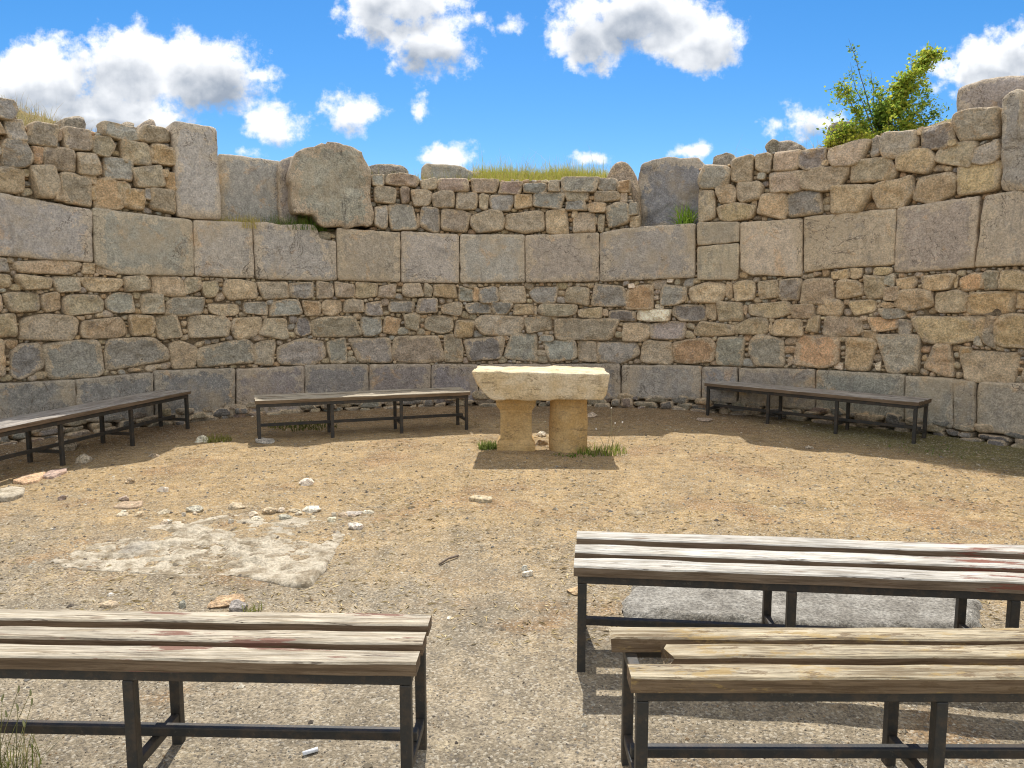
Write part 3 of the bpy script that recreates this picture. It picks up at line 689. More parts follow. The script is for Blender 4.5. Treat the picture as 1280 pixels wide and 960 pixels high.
W = (.72, .64, .52)
for a in [
    (254, 553, 21, .4, .10, 'whitish chunky rock in the sun between the two left benches', W),
    (163, 602, 12, .3, .05, 'pale wedge shaped rock on open ground right of the flagstones', 't'),
    (206, 613, 17, .3, .05, 'pale flattish rock on open ground below the wedge shaped one', W),
    (156, 626, 19, .2, .04, 'brown rock beside the faint flat stone on the left', 'p'),
    (78, 624, 11, .3, .04, 'small brown lump near the white flat stone at the left edge', 'p'),
    (385, 607, 20, .3, .06, 'pale pointed rock standing alone on the ground before the middle left bench', W),
    (194, 571, 12, .3, .04, 'small pale rock at the shade edge under the left bench', 't'),
    (295, 636, 26, .2, .04, 'broad tan rock at the far edge of the worn pavement', 't'),
    (245, 640, 26, .3, .05, 'grey jagged rock at the far edge of the worn pavement', (.47, .42, .34)),
    (175, 646, 15, .3, .03, 'low pale rock behind the left half of the worn pavement', 't'),
    (338, 640, 24, .3, .04, 'brown rock in the rubble line behind the worn pavement', (.48, .37, .24)),
    (390, 637, 28, .3, .04, 'pale jagged rock at the right end of the rubble line behind the pavement', W),
    (446, 660, 26, .3, .05, 'white edged rock right of the worn pavement corner', W),
    (440, 642, 30, .15, .02, 'thin grey flake lying right of the rubble line', (.47, .42, .34)),
    (356, 648, 22, .3, .03, 'grey lump close behind the raised pavement edge', (.47, .42, .34)),
    (288, 754, 62, .12, .035, 'orange brown broken flat rock near the left front bench', 'o'),
    (297, 761, 32, .3, .045, 'grey rock in front of the orange broken rock', 'g'),
    (229, 759, 13, .4, .035, 'small round grey stone behind the front left bench', 'g'),
    (138, 745, 11, .2, .015, 'small white stone on the gravel behind the front left bench', W),
    (659, 720, 20, .2, .03, 'whitish flat stone on the open gravel near the right rear bench', W),
    (656, 713, 12, .3, .03, 'little grey stone behind the whitish flat one', (.5, .46, .4)),
    (722, 740, 34, .08, .014, 'reddish broken tile flake at the end of the right rear bench', 'o'),
    (748, 779, 22, .15, .02, 'grey flat stone beside the left leg of the right rear bench', 'g'),
    (561, 773, 9, .3, .015, 'small cream pebble by the end of the front left bench', W),
    (677, 545, 15, .5, .07, 'sunlit pale stone between the two altar supports, the upper one', W),
    (678, 556, 20, .3, .06, 'sunlit tan stone between the two altar supports, the lower one', 't'),
    (740, 521, 18, .3, .06, 'brown stone in the shade behind the altar', 'b'),
    (1012, 559, 15, .2, .03, 'small brown stone in the shade of the right bench', 'b'),
    (915, 518, 12, .4, .05, 'pale stone under the left end of the right bench', 't'),
    (880, 527, 30, .15, .03, 'low reddish rubble stone beside the left leg of the right bench', 'p'),
    (104, 577, 26, .35, .10, 'brown pointed rock in the shade of the left bench', 'b'),
    (82, 562, 34, .3, .12, 'rough block of rubble lying under the left bench', 'b'),
    (330, 553, 38, .3, .05, 'dark flat stone under the left foot of the middle left bench', 'g'),
    ]:
    x, y, wpx, ratio, hz, lb, tn = a
    rock(x, y, wpx, ratio, hz, lb, tn, deep=rng.uniform(.6, 1.1), rz=rng.uniform(-.5, .5))
for i in range(18):
    f_ = rng.uniform(0, 1); x = 150+330*f_; y = 644+8*math.sin(f_*5)+rng.uniform(-9, 7) + (10*f_ if f_ > .75 else 0)
    o = rock(x, y, rng.uniform(7, 20), .2, rng.uniform(.015, .035), 'pale flat fragment of broken stone strewn along the far edge of the worn pavement',
             [(.50, .43, .32), (.42, .35, .25), (.58, .52, .42)][i % 3], deep=rng.uniform(.6, 1.1), rz=rng.uniform(-.6, .6), cat='stone fragment', name='stone_fragment')
    o['group'] = 'stone fragments along the pavement edge'
def flag(px, h, label, tn, name='flagstone', mat='slab', seed=0, cat='flagstone'):
    P = np.array([gnd(x, y)[:2] for x, y in px])
    o = poly_outline(P, .03, 1, .008, seed); c = o.mean(0)
    mb = MB(); n = len(o); rows = []
    zc = float(gz(c[0], c[1]))
    for r, z in ((1., -.04), (1., h*.8), (.97, h), (.7, h), (.35, h)):
        q = c+(o-c)*r; zz_ = z + (.006*fbm(np.concatenate([q*14, np.zeros((n, 1))], 1), seed, 3) if z > 0 else 0)
        rows.append(np.stack((q[:, 0], q[:, 1], zc+zz_+np.zeros(n)), 1))
    V = np.vstack(rows+[[[c[0], c[1], zc+h]]])
    Fc = [(k*n+i, k*n+(i+1) % n, (k+1)*n+(i+1) % n, (k+1)*n+i) for k in range(4) for i in range(n)] + [(4*n+i, 4*n+(i+1) % n, 5*n) for i in range(n)]
    if np.cross(o[1]-o[0], o[2]-o[1]) < 0: Fc = [f[::-1] for f in Fc]
    mb.add(V, Fc, tone(tn), np.full(len(V), .2))
    return tag(mb.build(name, M[mat], origin=(c[0], c[1], zc)), label, cat)
flag([(-6,626),(0,616),(14,612),(32,614),(28,621),(10,627)], .035, 'bright white flat stone at the left edge of the ground', W, seed=3)
flag([(14,603),(34,596),(58,592),(50,602),(30,607)], .025, 'orange tinted flagstone below the left bench', 'o', mat='rock', seed=4)
flag([(52,598),(60,591),(84,587),(82,591),(64,599)], .025, 'pinkish flagstone next to the orange one below the left bench', 'p', mat='rock', seed=5)
flag([(140,636),(150,629),(180,627),(178,633),(160,637)], .012, 'faint tan flat stone sunk in the ground on the left', 't', mat='rock', seed=6)
flag([(584,626),(596,623),(616,625),(614,629),(600,629)], .025, 'thin pale flake lying on the bare earth before the altar', 't', mat='rock', seed=7)
flag([(120,757),(140,752),(152,756),(140,760)], .012, 'tan flat stone sunk in the gravel behind the front left bench', 't', mat='rock', seed=8)

# the worn pavement: an old slab surfacing through the earth
def heightslab(name, px, zfun, label, mat, cat, step=.016):
    P = np.array([gnd(x, y)[:2] for x, y in px]); o = poly_outline(P, .05, 2, .02, 9)
    a, b = o.min(0), o.max(0)
    xs, ys = np.arange(a[0], b[0], step), np.arange(a[1], b[1], step)
    X, Y = np.meshgrid(xs, ys); ins = inside(o, X, Y)
    # distance to the outline
    D = np.full(X.shape, 9.)
    for i in range(len(o)):
        p, q = o[i], o[(i+1) % len(o)]; d = q-p; L = (d**2).sum()+1e-9
        t = np.clip(((X-p[0])*d[0]+(Y-p[1])*d[1])/L, 0, 1)
        D = np.minimum(D, np.hypot(X-p[0]-t*d[0], Y-p[1]-t*d[1]))
    D = np.where(ins, D, -D)
    Z = zfun(X, Y, D)
    use = D > -step*1.2
    idx = -np.ones(X.shape, int); idx[use] = np.arange(use.sum())
    V = np.stack((X[use], Y[use], Z[use]), 1); Fc = []
    for r in range(len(ys)-1):
        for c in range(len(xs)-1):
            q = (idx[r, c], idx[r, c+1], idx[r+1, c+1], idx[r+1, c])
            if min(q) >= 0: Fc.append(q)
    mb = MB(); mb.add(V, Fc, (.5, .45, .38))
    return tag(mb.build(name, M[mat], origin=(*o.mean(0), 0)), label, cat)
def zpave(X, Y, D):
    p = np.stack((X, Y, 0*X), -1)
    n = fbm(p*4.2, 21, 5, .65); n2 = fbm(p*np.array((11, 22, 1)), 22, 4, .65)
    edge = np.clip(D/.06, -1, 1)
    right = np.clip((X+1.75)/.55, 0, 1)*np.clip((5.1-Y)/.5, 0, 1)
    return gz(X, Y) + np.where(D > 0, (.000 + .050*n + .034*n2)*np.clip(D/.25, .2, 1) + .034*right*np.clip(D/.02, 0, 1) + .006*np.clip(D/.3, 0, 1), -.05)
heightslab('stone_slab', [(55,707),(120,680),(205,655),(300,643),(400,648),(432,668),(420,690),(405,715),(388,736),(345,732),(300,722),(200,722),(120,716)], zpave, 'pale worn stone pavement surfacing through the earth on the left', 'slab', 'stone slab')
def zslab(X, Y, D):
    p = np.stack((X, Y, 0*X), -1)
    b = D + .07*fbm(p*5, 33, 5, .65) + .03*fbm(p*19, 35, 3, .6)
    return gz(X, Y) + np.clip(b/.045, -1, 1)*.055 - .012 + .014*fbm(p*14, 34, 5, .7)
heightslab('stone_slab', [(780,738),(797,715),(990,715),(1195,735),(1226,755),(1222,792),(1190,795),(1000,791),(880,783),(780,780)], zslab, 'rough grey stone slab with broken edge lying under the right rear bench', 'slab_grey', 'stone slab')

# ------------------------------------------------------------------ benches
def bench(fa, fb, w, h, L0, L1, woodmat, label, gaps=(.035, .035), broken=None, th=.045, sag=0., legs=4, pw=None, zs_=.115):
    """fa, fb: ground points (x, y) of two points on the front edge; the bench runs from L0 to L1 along that line"""
    fa, fb = np.array(fa), np.array(fb); d = (fb-fa)/np.linalg.norm(fb-fa)
    org = fa + d*L0; L = L1-L0
    z0 = float(gz(*(org+d*L/2)))*0
    root = empty('bench', (org[0], org[1], z0), math.atan2(d[1], d[0]), True)
    tag(root, label, 'bench', 'slatted benches standing round the court')
    pw = (w-2*gaps[0])/3 if pw is None else pw
    ys = [0, (w-pw)/2, w-pw]
    st = MB(); nx = 48
    for i, y0 in enumerate(ys):
        x0, x1 = rng.uniform(-.006, .006), L+rng.uniform(-.006, .006)
        if broken and i == 1: x0 = broken
        bw = rng.uniform(-.004, .004); off = rng.uniform(-.003, .003)
        prof = [(0, -th), (pw, -th), (pw, -.006), (pw-.006, 0), (pw*.66, .001), (pw*.33, .001), (.006, 0), (0, -.006)]
        xs = np.linspace(x0, x1, nx); n = len(prof); Vs = []
        for k, x in enumerate(xs):
            e = 0
            for (py, pz) in prof:
                j = vnoise(np.array([[x*5, py*60+i*9, pz*50+L]]), 3)[0]
                xx = x
                if k == 0 and (broken and i != 2): xx += (.05 if i == 1 else .0)*(abs(vnoise(np.array([[py*70, pz*60, i]]), 5)[0]))
                if broken and i == 2 and k == 0: xx += .03*vnoise(np.array([[py*80, pz*80, 2.]]), 6)[0]
                Vs.append((xx, y0+py+.0022*j+bw*math.sin(x*1.3), h+off+pz+.0025*j*(1 if pz > -.03 else .4)-sag*math.sin(math.pi*x/L)))
        Fc = [(k*n+a, k*n+(a+1) % n, (k+1)*n+(a+1) % n, (k+1)*n+a) for k in range(nx-1) for a in range(n)]
        Fc = [f[::-1] for f in Fc]
        Fc += [tuple(range(n)), tuple(range((nx-1)*n, nx*n))[::-1]]
        st.add(Vs, Fc, rng.uniform(0, 1, 3))
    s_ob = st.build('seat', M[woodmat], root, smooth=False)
    t = .04; zr = h-th-.002
    def bar(name, boxes):
        mb = MB()
        for a, b in boxes: mb.box(a, b)
        return mb.build(name, M['metal'], root, smooth=False, bevel=.004)
    f0, f1 = .018, w-.018
    bar('seat_frame', [((.02, f0, zr-t), (L-.02, f0+t, zr)), ((.02, f1-t, zr-t), (L-.02, f1, zr))] +
        [((x, f0+t+.001, zr-t+.003), (x+t, f1-t-.001, zr-.003)) for x in [.02+(L-.04-t)*q/(legs-1) for q in range(legs)]])
    zs = zs_
    for q in range(legs):
        x = .021+(L-.042-t)*q/(legs-1)
        for y0 in (f0+.001, f1-t-.001):
            bar('leg', [((x, y0, -.03), (x+t-.002, y0+t-.002, zr-t-.001))])
        bar('crossbar', [((x+.004, f0+t, zs), (x+t-.006, f1-t, zs+.035))])
    bar('stretcher', [((.03, w/2-.018, zs+.036), (L-.03, w/2+.018, zs+.071))])
    return root
B = bench
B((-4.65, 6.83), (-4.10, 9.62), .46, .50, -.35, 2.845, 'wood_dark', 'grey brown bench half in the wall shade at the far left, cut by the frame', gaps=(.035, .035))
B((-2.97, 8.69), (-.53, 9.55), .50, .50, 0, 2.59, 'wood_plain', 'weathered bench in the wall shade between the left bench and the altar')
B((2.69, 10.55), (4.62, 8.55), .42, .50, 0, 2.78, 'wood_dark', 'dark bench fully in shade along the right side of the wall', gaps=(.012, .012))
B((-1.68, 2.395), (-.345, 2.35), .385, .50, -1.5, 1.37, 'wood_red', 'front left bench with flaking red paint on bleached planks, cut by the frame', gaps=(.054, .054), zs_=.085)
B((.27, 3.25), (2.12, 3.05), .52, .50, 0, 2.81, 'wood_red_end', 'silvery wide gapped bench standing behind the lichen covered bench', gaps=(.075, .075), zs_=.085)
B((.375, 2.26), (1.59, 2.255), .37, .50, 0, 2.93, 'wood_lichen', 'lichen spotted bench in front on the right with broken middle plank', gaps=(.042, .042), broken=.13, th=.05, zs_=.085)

# ------------------------------------------------------------------ altar
def rbox(c8, n=(14, 8, 6), r=.03, rough=.012, seed=0, freq=6.):
    """rough stone block from eight corners (bottom four then top four, counter-clockwise from above)"""
    c8 = np.array(c8, float); V = {}; verts = []; Fc = []
    size = np.array([np.linalg.norm(c8[1]-c8[0]), np.linalg.norm(c8[3]-c8[0]), np.linalg.norm(c8[4]-c8[0])])
    def vid(i, j, k):
        if (i, j, k) not in V:
            V[(i, j, k)] = len(verts); verts.append((i/n[0], j/n[1], k/n[2]))
        return V[(i, j, k)]
    for i in range(n[0]):
        for j in range(n[1]):
            for k, fl in ((0, 1), (n[2], 0)):
                q = [vid(i, j, k), vid(i+1, j, k), vid(i+1, j+1, k), vid(i, j+1, k)]; Fc.append(q[::-1] if fl else q)
    for i in range(n[0]):
        for k in range(n[2]):
            for j, fl in ((0, 0), (n[1], 1)):
                q = [vid(i, j, k), vid(i+1, j, k), vid(i+1, j, k+1), vid(i, j, k+1)]; Fc.append(q[::-1] if fl else q)
    for j in range(n[1]):
        for k in range(n[2]):
            for i, fl in ((0, 1), (n[0], 0)):
                q = [vid(i, j, k), vid(i, j+1, k), vid(i, j+1, k+1), vid(i, j, k+1)]; Fc.append(q[::-1] if fl else q)
    P = np.array(verts)
    # cluster towards edges so that rounding has points to work with
    P = .5-.5*np.cos(np.pi*P)*.55 - (.5-P)*.45
    m = (P-.5)*size; q = np.clip(m, -(size/2-r), size/2-r); d = m-q; L = np.linalg.norm(d, axis=1)
    nrm = d/np.maximum(L, 1e-9)[:, None]
    m = np.where((L > 1e-9)[:, None], q+nrm*np.minimum(L, r)[:, None], m)
    P2 = m/size+.5
    x, y, z = P2[:, 0:1], P2[:, 1:2], P2[:, 2:3]
    lo_ = (c8[0]*(1-x)+c8[1]*x)*(1-y)+(c8[3]*(1-x)+c8[2]*x)*y
    hi_ = (c8[4]*(1-x)+c8[5]*x)*(1-y)+(c8[7]*(1-x)+c8[6]*x)*y
    W_ = lo_*(1-z)+hi_*z
    W_ = W_ + nrm*(rough*fbm(W_*freq, seed, 4, .55)*1.6)[:, None] + rough*.5*np.stack([vnoise(W_*freq*2+9*k, seed+k) for k in range(3)], 1)
    return W_, Fc
altar = empty('altar', (.31, 8.35, 0)); tag(altar, 'honey coloured stone altar with heavy slab on two short supports before the wall', 'altar')
yf, yb = 7.93, 8.72; zt, zm = .895, .60
mb = MB()
Vt, Ft = rbox([(-.26, yf+.04, zm), (1.0, yf+.04, zm), (1.0, yb-.05, zm), (-.26, yb-.05, zm), (-.435, yf, zt+.005), (1.035, yf, zt-.01), (1.04, yb, zt-.01), (-.40, yb, zt+.01)], (36, 16, 10), .016, .011, 5)
# worn lower corners
b_ = np.clip((.70-Vt[:, 2])/.10, 0, 1)
Vt[:, 0] += b_**2*(.05*(Vt[:, 0] < -.1) - .04*(Vt[:, 0] > .9))*1.0
Vt[:, 2] += .012*np.clip(vnoise(Vt*np.array((2.2, 2, 0))+4, 8), -1, 1)*(Vt[:, 2] > .8)
mb.add(Vt, Ft, (.5, .4, .3)); mb.build('slab', M['altar_top'], altar)
def prism(mb, prof, cx, cy, n=4, rot=math.pi/4, round_=None, seed=0, rough=.004, seg=1):
    """a shaft turned (n large) or square (n=4) from (half width, height) pairs"""
    rows = []
    if n == 4:
        ang = []
        base = [(-1, -1), (1, -1), (1, 1), (-1, 1)]
        ring = [np.array(base[i])*(1-t)+np.array(base[(i+1) % 4])*t for i in range(4) for t in np.linspace(0, 1, 9)[:-1]]
        ring = np.array(ring); ring = ring/((np.abs(ring)**40).sum(1)**(1/40))[:, None]
    else:
        a = np.linspace(0, 2*np.pi, n, endpoint=False); ring = np.stack((np.cos(a), np.sin(a)), 1)
    k = len(ring); V = []
    for r, z in prof:
        q = ring*r
        p = np.stack((cx+q[:, 0], cy+q[:, 1], np.full(k, z)), 1)
        nn = fbm(p*7, seed, 4); p[:, :2] += ring*(nn*rough)[:, None]
        V.append(p)
    V = np.concatenate(V); m = len(prof)
    Fc = [(r*k+i, r*k+(i+1) % k, (r+1)*k+(i+1) % k, (r+1)*k+i) for r in range(m-1) for i in range(k)]
    Fc += [tuple(range(k))[::-1], tuple(range((m-1)*k, m*k))]
    mb.add(V, Fc, (.45, .3, .15))
def dense(p, s=.02):
    out = [p[0]]
    for a, b in zip(p[:-1], p[1:]):
        m = max(1, int(np.hypot(b[0]-a[0], b[1]-a[1])/s)); out += [(a[0]+(b[0]-a[0])*t/m, a[1]+(b[1]-a[1])*t/m) for t in range(1, m+1)]
    return out
mb = MB(); prism(mb, dense([(.212, -.05), (.212, .06), (.206, .066), (.206, .09), (.186, .115), (.174, .125), (.172, .42), (.178, .435), (.178, .455), (.195, .48), (.212, .505), (.216, .51), (.216, .545), (.222, .55), (.222, .598)]), .045, 8.40, seed=3)
mb.build('pedestal', M['altar_leg'], altar, smooth=False)
mb = MB(); prism(mb, dense([(.212, -.05), (.214, .1), (.212, .3), (.206, .5), (.208, .602)]), .625, 8.33, 40, seed=6, rough=.006)
mb.build('column_drum', M['altar_leg'], altar)

# ------------------------------------------------------------------ plants
def blades(mb, P, H, lean, wid, cols, segs=3):
    """curved tapering grass blades"""
    n = len(P); az = rng.uniform(0, 2*np.pi, n); face = az+rng.uniform(-.9, .9, n)+np.pi/2
    ln = np.abs(rng.normal(0, lean, n))+.05
    V = np.zeros((n, segs*2+1, 3))
    for k in range(segs+1):
        t = k/segs
        c = P + np.stack((np.cos(az)*H*ln*t*t, np.sin(az)*H*ln*t*t, H*t*(1-.25*ln*t)), 1)
        if k == segs: V[:, 2*segs] = c
        else:
            wv = np.stack((np.cos(face), np.sin(face), 0*face), 1)*(wid*(1-t*.75))[:, None]*.5
            V[:, 2*k] = c-wv; V[:, 2*k+1] = c+wv
    m = segs*2+1; off = mb.n
    base = (np.arange(n)*m)[:, None]
    Fc = []
    for k in range(segs-1): Fc.append(np.concatenate([base+2*k, base+2*k+1, base+2*k+3, base+2*k+2], 1).tolist())
    tri = np.concatenate([base+2*segs-2, base+2*segs-1, base+2*segs], 1).tolist()
    Fl = sum(Fc, []) + tri
    mb.add(V.reshape(-1, 3), Fl, np.repeat(cols, m, 0))
def mixcol(n, cs, jit=.2):
    cs = np.array(cs); i = rng.integers(0, len(cs), n); return cs[i]*(1+rng.uniform(-jit, jit, (n, 1)))
GREEN = [(.34, .39, .06), (.46, .44, .09), (.54, .46, .15)]
DRY = [(.40, .31, .14), (.46, .37, .19), (.33, .27, .09)]
LUSH = [(.09, .17, .025), (.13, .21, .035)]
def bank_grass(x0, x1, s0, s1, n, h, cols, label, px_h=300, wid=.006):
    u0, u1 = uv(x0, px_h)[0], uv(x1, px_h)[0]
    U = rng.uniform(u0, u1, n); Q = rng.uniform(s0, s1, n)
    keep = fbm(np.stack((U*2.5, Q*2.5, 0*U), -1), 31, 3) > -.35
    U, Q = U[keep], Q[keep]
    P = wp(U, bank_z(U, Q)-.01, -Q)
    mb = MB(); H = h*rng.gamma(2.2, .45, len(U)); blades(mb, P, H, .6, np.full(len(U), wid), mixcol(len(U), cols))
    return tag(mb.build('grass', M['grass']), label, 'grass', kind='stuff')
bank_grass(594, 774, .72, 2.2, 15000, .12, GREEN+GREEN+DRY[:1], 'yellow green grass crowning the middle of the wall')
bank_grass(466, 606, .8, 2.0, 1500, .10, GREEN+DRY, 'short grass on the middle wall top beside the boulder')
bank_grass(22, 132, .7, 1.9, 1300, .10, DRY+DRY+GREEN[2:], 'dry straw coloured grass on the left wall top')
bank_grass(132, 212, .7, 1.9, 260, .10, DRY, 'thin dry grass on the left wall top before the upright block')
bank_grass(886, 1045, .8, 2.0, 1300, .14, DRY+GREEN[2:], 'dry grass along the right wall top left of the shrub')
bank_grass(1150, 1200, .7, 1.8, 420, .12, DRY, 'dry grass on the right wall top right of the shrub')
def clump(name, P0, n, rad, h, cols, label, wid=.006, lean=.5, cat='grass tuft', rx=1.0):
    root = np.array(P0, float)
    a = rng.uniform(0, 2*np.pi, n); r = rad*np.sqrt(rng.uniform(0, 1, n))
    P = root + np.stack((np.cos(a)*r*rx, np.sin(a)*r, 0*a), 1)
    mb = MB(); blades(mb, P, h*rng.uniform(.45, 1.1, n), lean, np.full(n, wid), mixcol(n, cols))
    return tag(mb.build(name, M['grass'], origin=root), label, cat)
def on_ledge(x, y, s): u = uv(x, y, R+s)[0]; return wp(u, float(topz(u))-.04, -s)
clump('grass_tuft', on_ledge(298, 282, .2), 620, .24, .24, [(.52, .45, .13), (.60, .50, .17)], 'yellow dry tuft on the ledge below the smooth grey slab', rx=1.5, lean=.7)
clump('grass_tuft', on_ledge(368, 282, .25), 700, .34, .27, [(.12, .20, .035), (.18, .27, .05)], 'dark green tuft on the ledge at the foot of the round topped boulder', rx=1.4, lean=.6)
clump('grass_tuft', on_ledge(330, 280, .35), 90, .35, .40, [(.22, .21, .12), (.30, .27, .16)], 'thin tall dry stalks in front of the smooth grey slab', wid=.004, lean=.25)
clump('grass_tuft', on_ledge(857, 280, .22), 90, .12, .44, [(.30, .48, .06), (.40, .56, .09), (.22, .36, .05)], 'bright green broad leaved tuft growing in the notch before the dark boulder', wid=.022, lean=.85)
clump('grass_tuft', on_ledge(792, 288, .1), 120, .10, .20, DRY, 'dry wispy tuft at the left side of the notch', wid=.004, lean=.4)
clump('grass_tuft', gnd(610, 562), 240, .10, .12, [(.20, .27, .06), (.30, .33, .11), (.15, .20, .05)], 'green weeds at the left foot of the altar', wid=.012, lean=.8, cat='weeds')
clump('grass_tuft', gnd(752, 566), 190, .20, .115, [(.22, .30, .05), (.14, .18, .04), (.34, .36, .10)], 'green weeds at the right foot of the altar', wid=.010, lean=.7, cat='weeds', rx=1.4)
clump('grass_tuft', gnd(716, 570), 90, .13, .04, LUSH, 'low dark weeds in front of the altar column drum', wid=.01, lean=.9, cat='weeds', rx=2)
clump('grass_tuft', gnd(378, 535), 260, .28, .10, [(.10, .12, .03), (.14, .15, .04)], 'low green plants in the shade under the middle left bench', wid=.012, lean=.9, cat='weeds', rx=1.6)
clump('grass_tuft', gnd(272, 552), 160, .16, .10, [(.22, .24, .05), (.28, .26, .08)], 'yellow green sprigs beside the whitish chunky rock', wid=.008, lean=.7, cat='weeds')
clump('grass_tuft', gnd(316, 765), 26, .05, .07, [(.22, .24, .05)], 'tiny sprig beside the grey and orange rocks', wid=.006, lean=.7, cat='weeds')
clump('ground_cover', gnd(1200, 563), 160, .5, .05, LUSH, 'mossy sprouts at the foot of the wall right of the right bench', wid=.008, lean=1., cat='weeds', rx=1.5)['kind'] = 'stuff'
# dry flower stalks by the altar
def tube(mb, pts, r0, r1, col=(.3, .25, .15), n=6):
    pts = np.array(pts, float); m = len(pts); V = []
    for i, p in enumerate(pts):
        t = pts[min(i+1, m-1)]-pts[max(i-1, 0)]; t = t/(np.linalg.norm(t)+1e-9)
        a = np.cross(t, (0.3, .9, .2)); a /= np.linalg.norm(a); b = np.cross(t, a); r = r0+(r1-r0)*i/(m-1)
        for k in range(n):
            q = 2*math.pi*k/n; V.append(p+r*(math.cos(q)*a+math.sin(q)*b))
    Fc = [(i*n+k, i*n+(k+1) % n, (i+1)*n+(k+1) % n, (i+1)*n+k) for i in range(m-1) for k in range(n)]
    Fc += [tuple(range(n))[::-1], tuple(range((m-1)*n, m*n))]
    mb.add(V, Fc, col)
root = gnd(760, 566); fl = empty('wild_flower', root); tag(fl, 'thin dry flower stalks with white heads rising right of the altar', 'flower')
mb, hb = MB(), MB()
for (x, y) in ((764, 510), (778, 528), (769, 529), (745, 536)):
    top = at_depth(x, y, root[1]-.03); b0 = root+np.array((rng.uniform(-.08, .08), rng.uniform(-.05, .05), 0))
    mid = (top+b0)/2+np.array((rng.uniform(-.02, .02), 0, .03))
    tube(mb, [b0, mid, top], .003, .0015, (.32, .28, .16), 5)
    V, Fc = rock_mesh(.010, .010, .014, int(x)); hb_ = MB(); hb_.add(V+top, Fc, (.75, .72, .66)); hb_.build('flower_head', M['straw'], fl)
mb.build('stem', M['straw'], fl)
# tall wild grass at the left front corner
root = gnd(8, 975); wg = empty('wild_grass', root); tag(wg, 'tall wild grass with nodding seed heads at the left front corner', 'grass tuft')
mb, hb = MB(), MB()
n = 120; a = rng.uniform(0, 6.28, n); r = .12*np.sqrt(rng.uniform(0, 1, n))
blades(mb, root+np.stack((np.cos(a)*r, np.sin(a)*r, 0*a), 1), .17*rng.uniform(.4, 1.2, n), .5, np.full(n, .004), mixcol(n, [(.26, .27, .08), (.40, .34, .16), (.2, .24, .06)]), 4)
for (x, y) in ((3, 873), (23, 862), (38, 866), (22, 885), (40, 878), (8, 893), (30, 905)):
    top = at_depth(x, y, root[1]+rng.uniform(-.02, .05)); b0 = root+np.array((rng.uniform(-.06, .06), rng.uniform(-.05, .05), 0))
    tube(mb, [b0, (top+b0)/2+np.array((0, 0, .02)), top], .0016, .001, (.33, .32, .12), 4)
    V, Fc = rock_mesh(.0045, .0045, .018, int(x*3+y), 8, 6, .5, .2); V[:, 0] += V[:, 2]*rng.uniform(-.5, .5); hb_ = MB(); hb_.add(V+top, Fc, (.36, .36, .17)); hb_.build('seed_head', M['straw'], wg)
mb.build('leaf_blade', M['grass'], wg)

# shrub on the right wall top
YD = float(wp(uv(1105, 165)[0], 0, -1.0)[1])
sb = at_depth(1106, 178, YD); shrub = empty('shrub', sb)
tag(shrub, 'wild bright green shrub with one leafy arm leaning right, growing on the right wall top', 'shrub')
stems, lv = MB(), MB()
def leaves(mb, P, size, cols):
    n = len(P); d = rng.normal(0, 1, (n, 3)); d[:, 2] = d[:, 2]*.6+.25; d /= np.linalg.norm(d, axis=1)[:, None]
    s = np.cross(d, rng.normal(0, 1, (n, 3))); s /= np.linalg.norm(s, axis=1)[:, None]
    nn = np.cross(d, s); L = size*rng.uniform(.6, 1.3, n)[:, None]
    V = np.stack((P, P+d*L*.5+s*L*.30+nn*L*.08, P+d*L, P+d*L*.5-s*L*.30+nn*L*.08), 1)
    b = (np.arange(n)*4)[:, None]
    mb.add(V.reshape(-1, 3), np.concatenate([b, b+1, b+2], 1).tolist()+np.concatenate([b, b+2, b+3], 1).tolist(), np.repeat(cols, 4, 0))
YEL = [(.50, .52, .07), (.60, .58, .10), (.40, .47, .07)]; DK = [(.17, .26, .05), (.22, .33, .06), (.13, .21, .04)]; MIDG = [(.30, .42, .07), (.38, .48, .08)]
def stem(pts, r0, r1, nl, spread, cols, size=.05, dy=0., t0=.1, twigs=0):
    P = np.array([at_depth(x, y, YD+dy*(1-i/len(pts))) for i, (x, y) in enumerate(pts)])
    t = np.linspace(0, 1, 24); q = np.linspace(0, 1, len(P))
    C = np.stack([np.interp(t, q, P[:, k]) for k in range(3)], 1); C += .012*np.stack([vnoise(C*5+k*7, k) for k in range(3)], 1)
    tube(stems, C, r0, r1, (.2, .16, .09), 5)
    tt = rng.uniform(t0, 1, nl); base = np.stack([np.interp(tt, t, C[:, k]) for k in range(3)], 1)
    if twigs:
        tw = rng.uniform(t0, .97, twigs); tb = np.stack([np.interp(tw, t, C[:, k]) for k in range(3)], 1)
        te = tb+rng.normal(0, 1, (twigs, 3))*spread*np.array((1, 1, .7))*.8
        for a_, b_ in zip(tb, te): tube(stems, [a_, (a_+b_)/2+np.array((0, 0, .02)), b_], r1*.9, r1*.4, (.2, .17, .09), 4)
        k = rng.integers(0, twigs, nl); f = rng.uniform(.15, 1.05, nl)[:, None]
        Lp = tb[k]+(te[k]-tb[k])*f + rng.normal(0, .022, (nl, 3))
    else:
        Lp = base+rng.normal(0, spread, (nl, 3))
    leaves(lv, Lp, size, mixcol(nl, cols, .25))
stem([(1108,176),(1113,150),(1122,128),(1138,100),(1152,80),(1172,62)], .018, .004, 2600, .13, YEL+MIDG, .048, t0=.3, twigs=110)
stem([(1106,176),(1112,150),(1118,135),(1130,115),(1140,98)], .014, .004, 2100, .18, YEL+MIDG+DK[1:2], .048, -.1, .25, 90)
stem([(1100,176),(1088,140),(1079,110),(1070,75),(1061,47)], .010, .0015, 130, .045, MIDG+DK, .04, .1, .2, 26)
stem([(1096,176),(1084,140),(1070,110),(1063,78)], .008, .0015, 110, .04, MIDG+DK, .04, -.15, .2, 20)
stem([(1100,176),(1092,142),(1090,110),(1088,88)], .008, .0015, 90, .04, MIDG+DK, .04, .2, .2, 18)
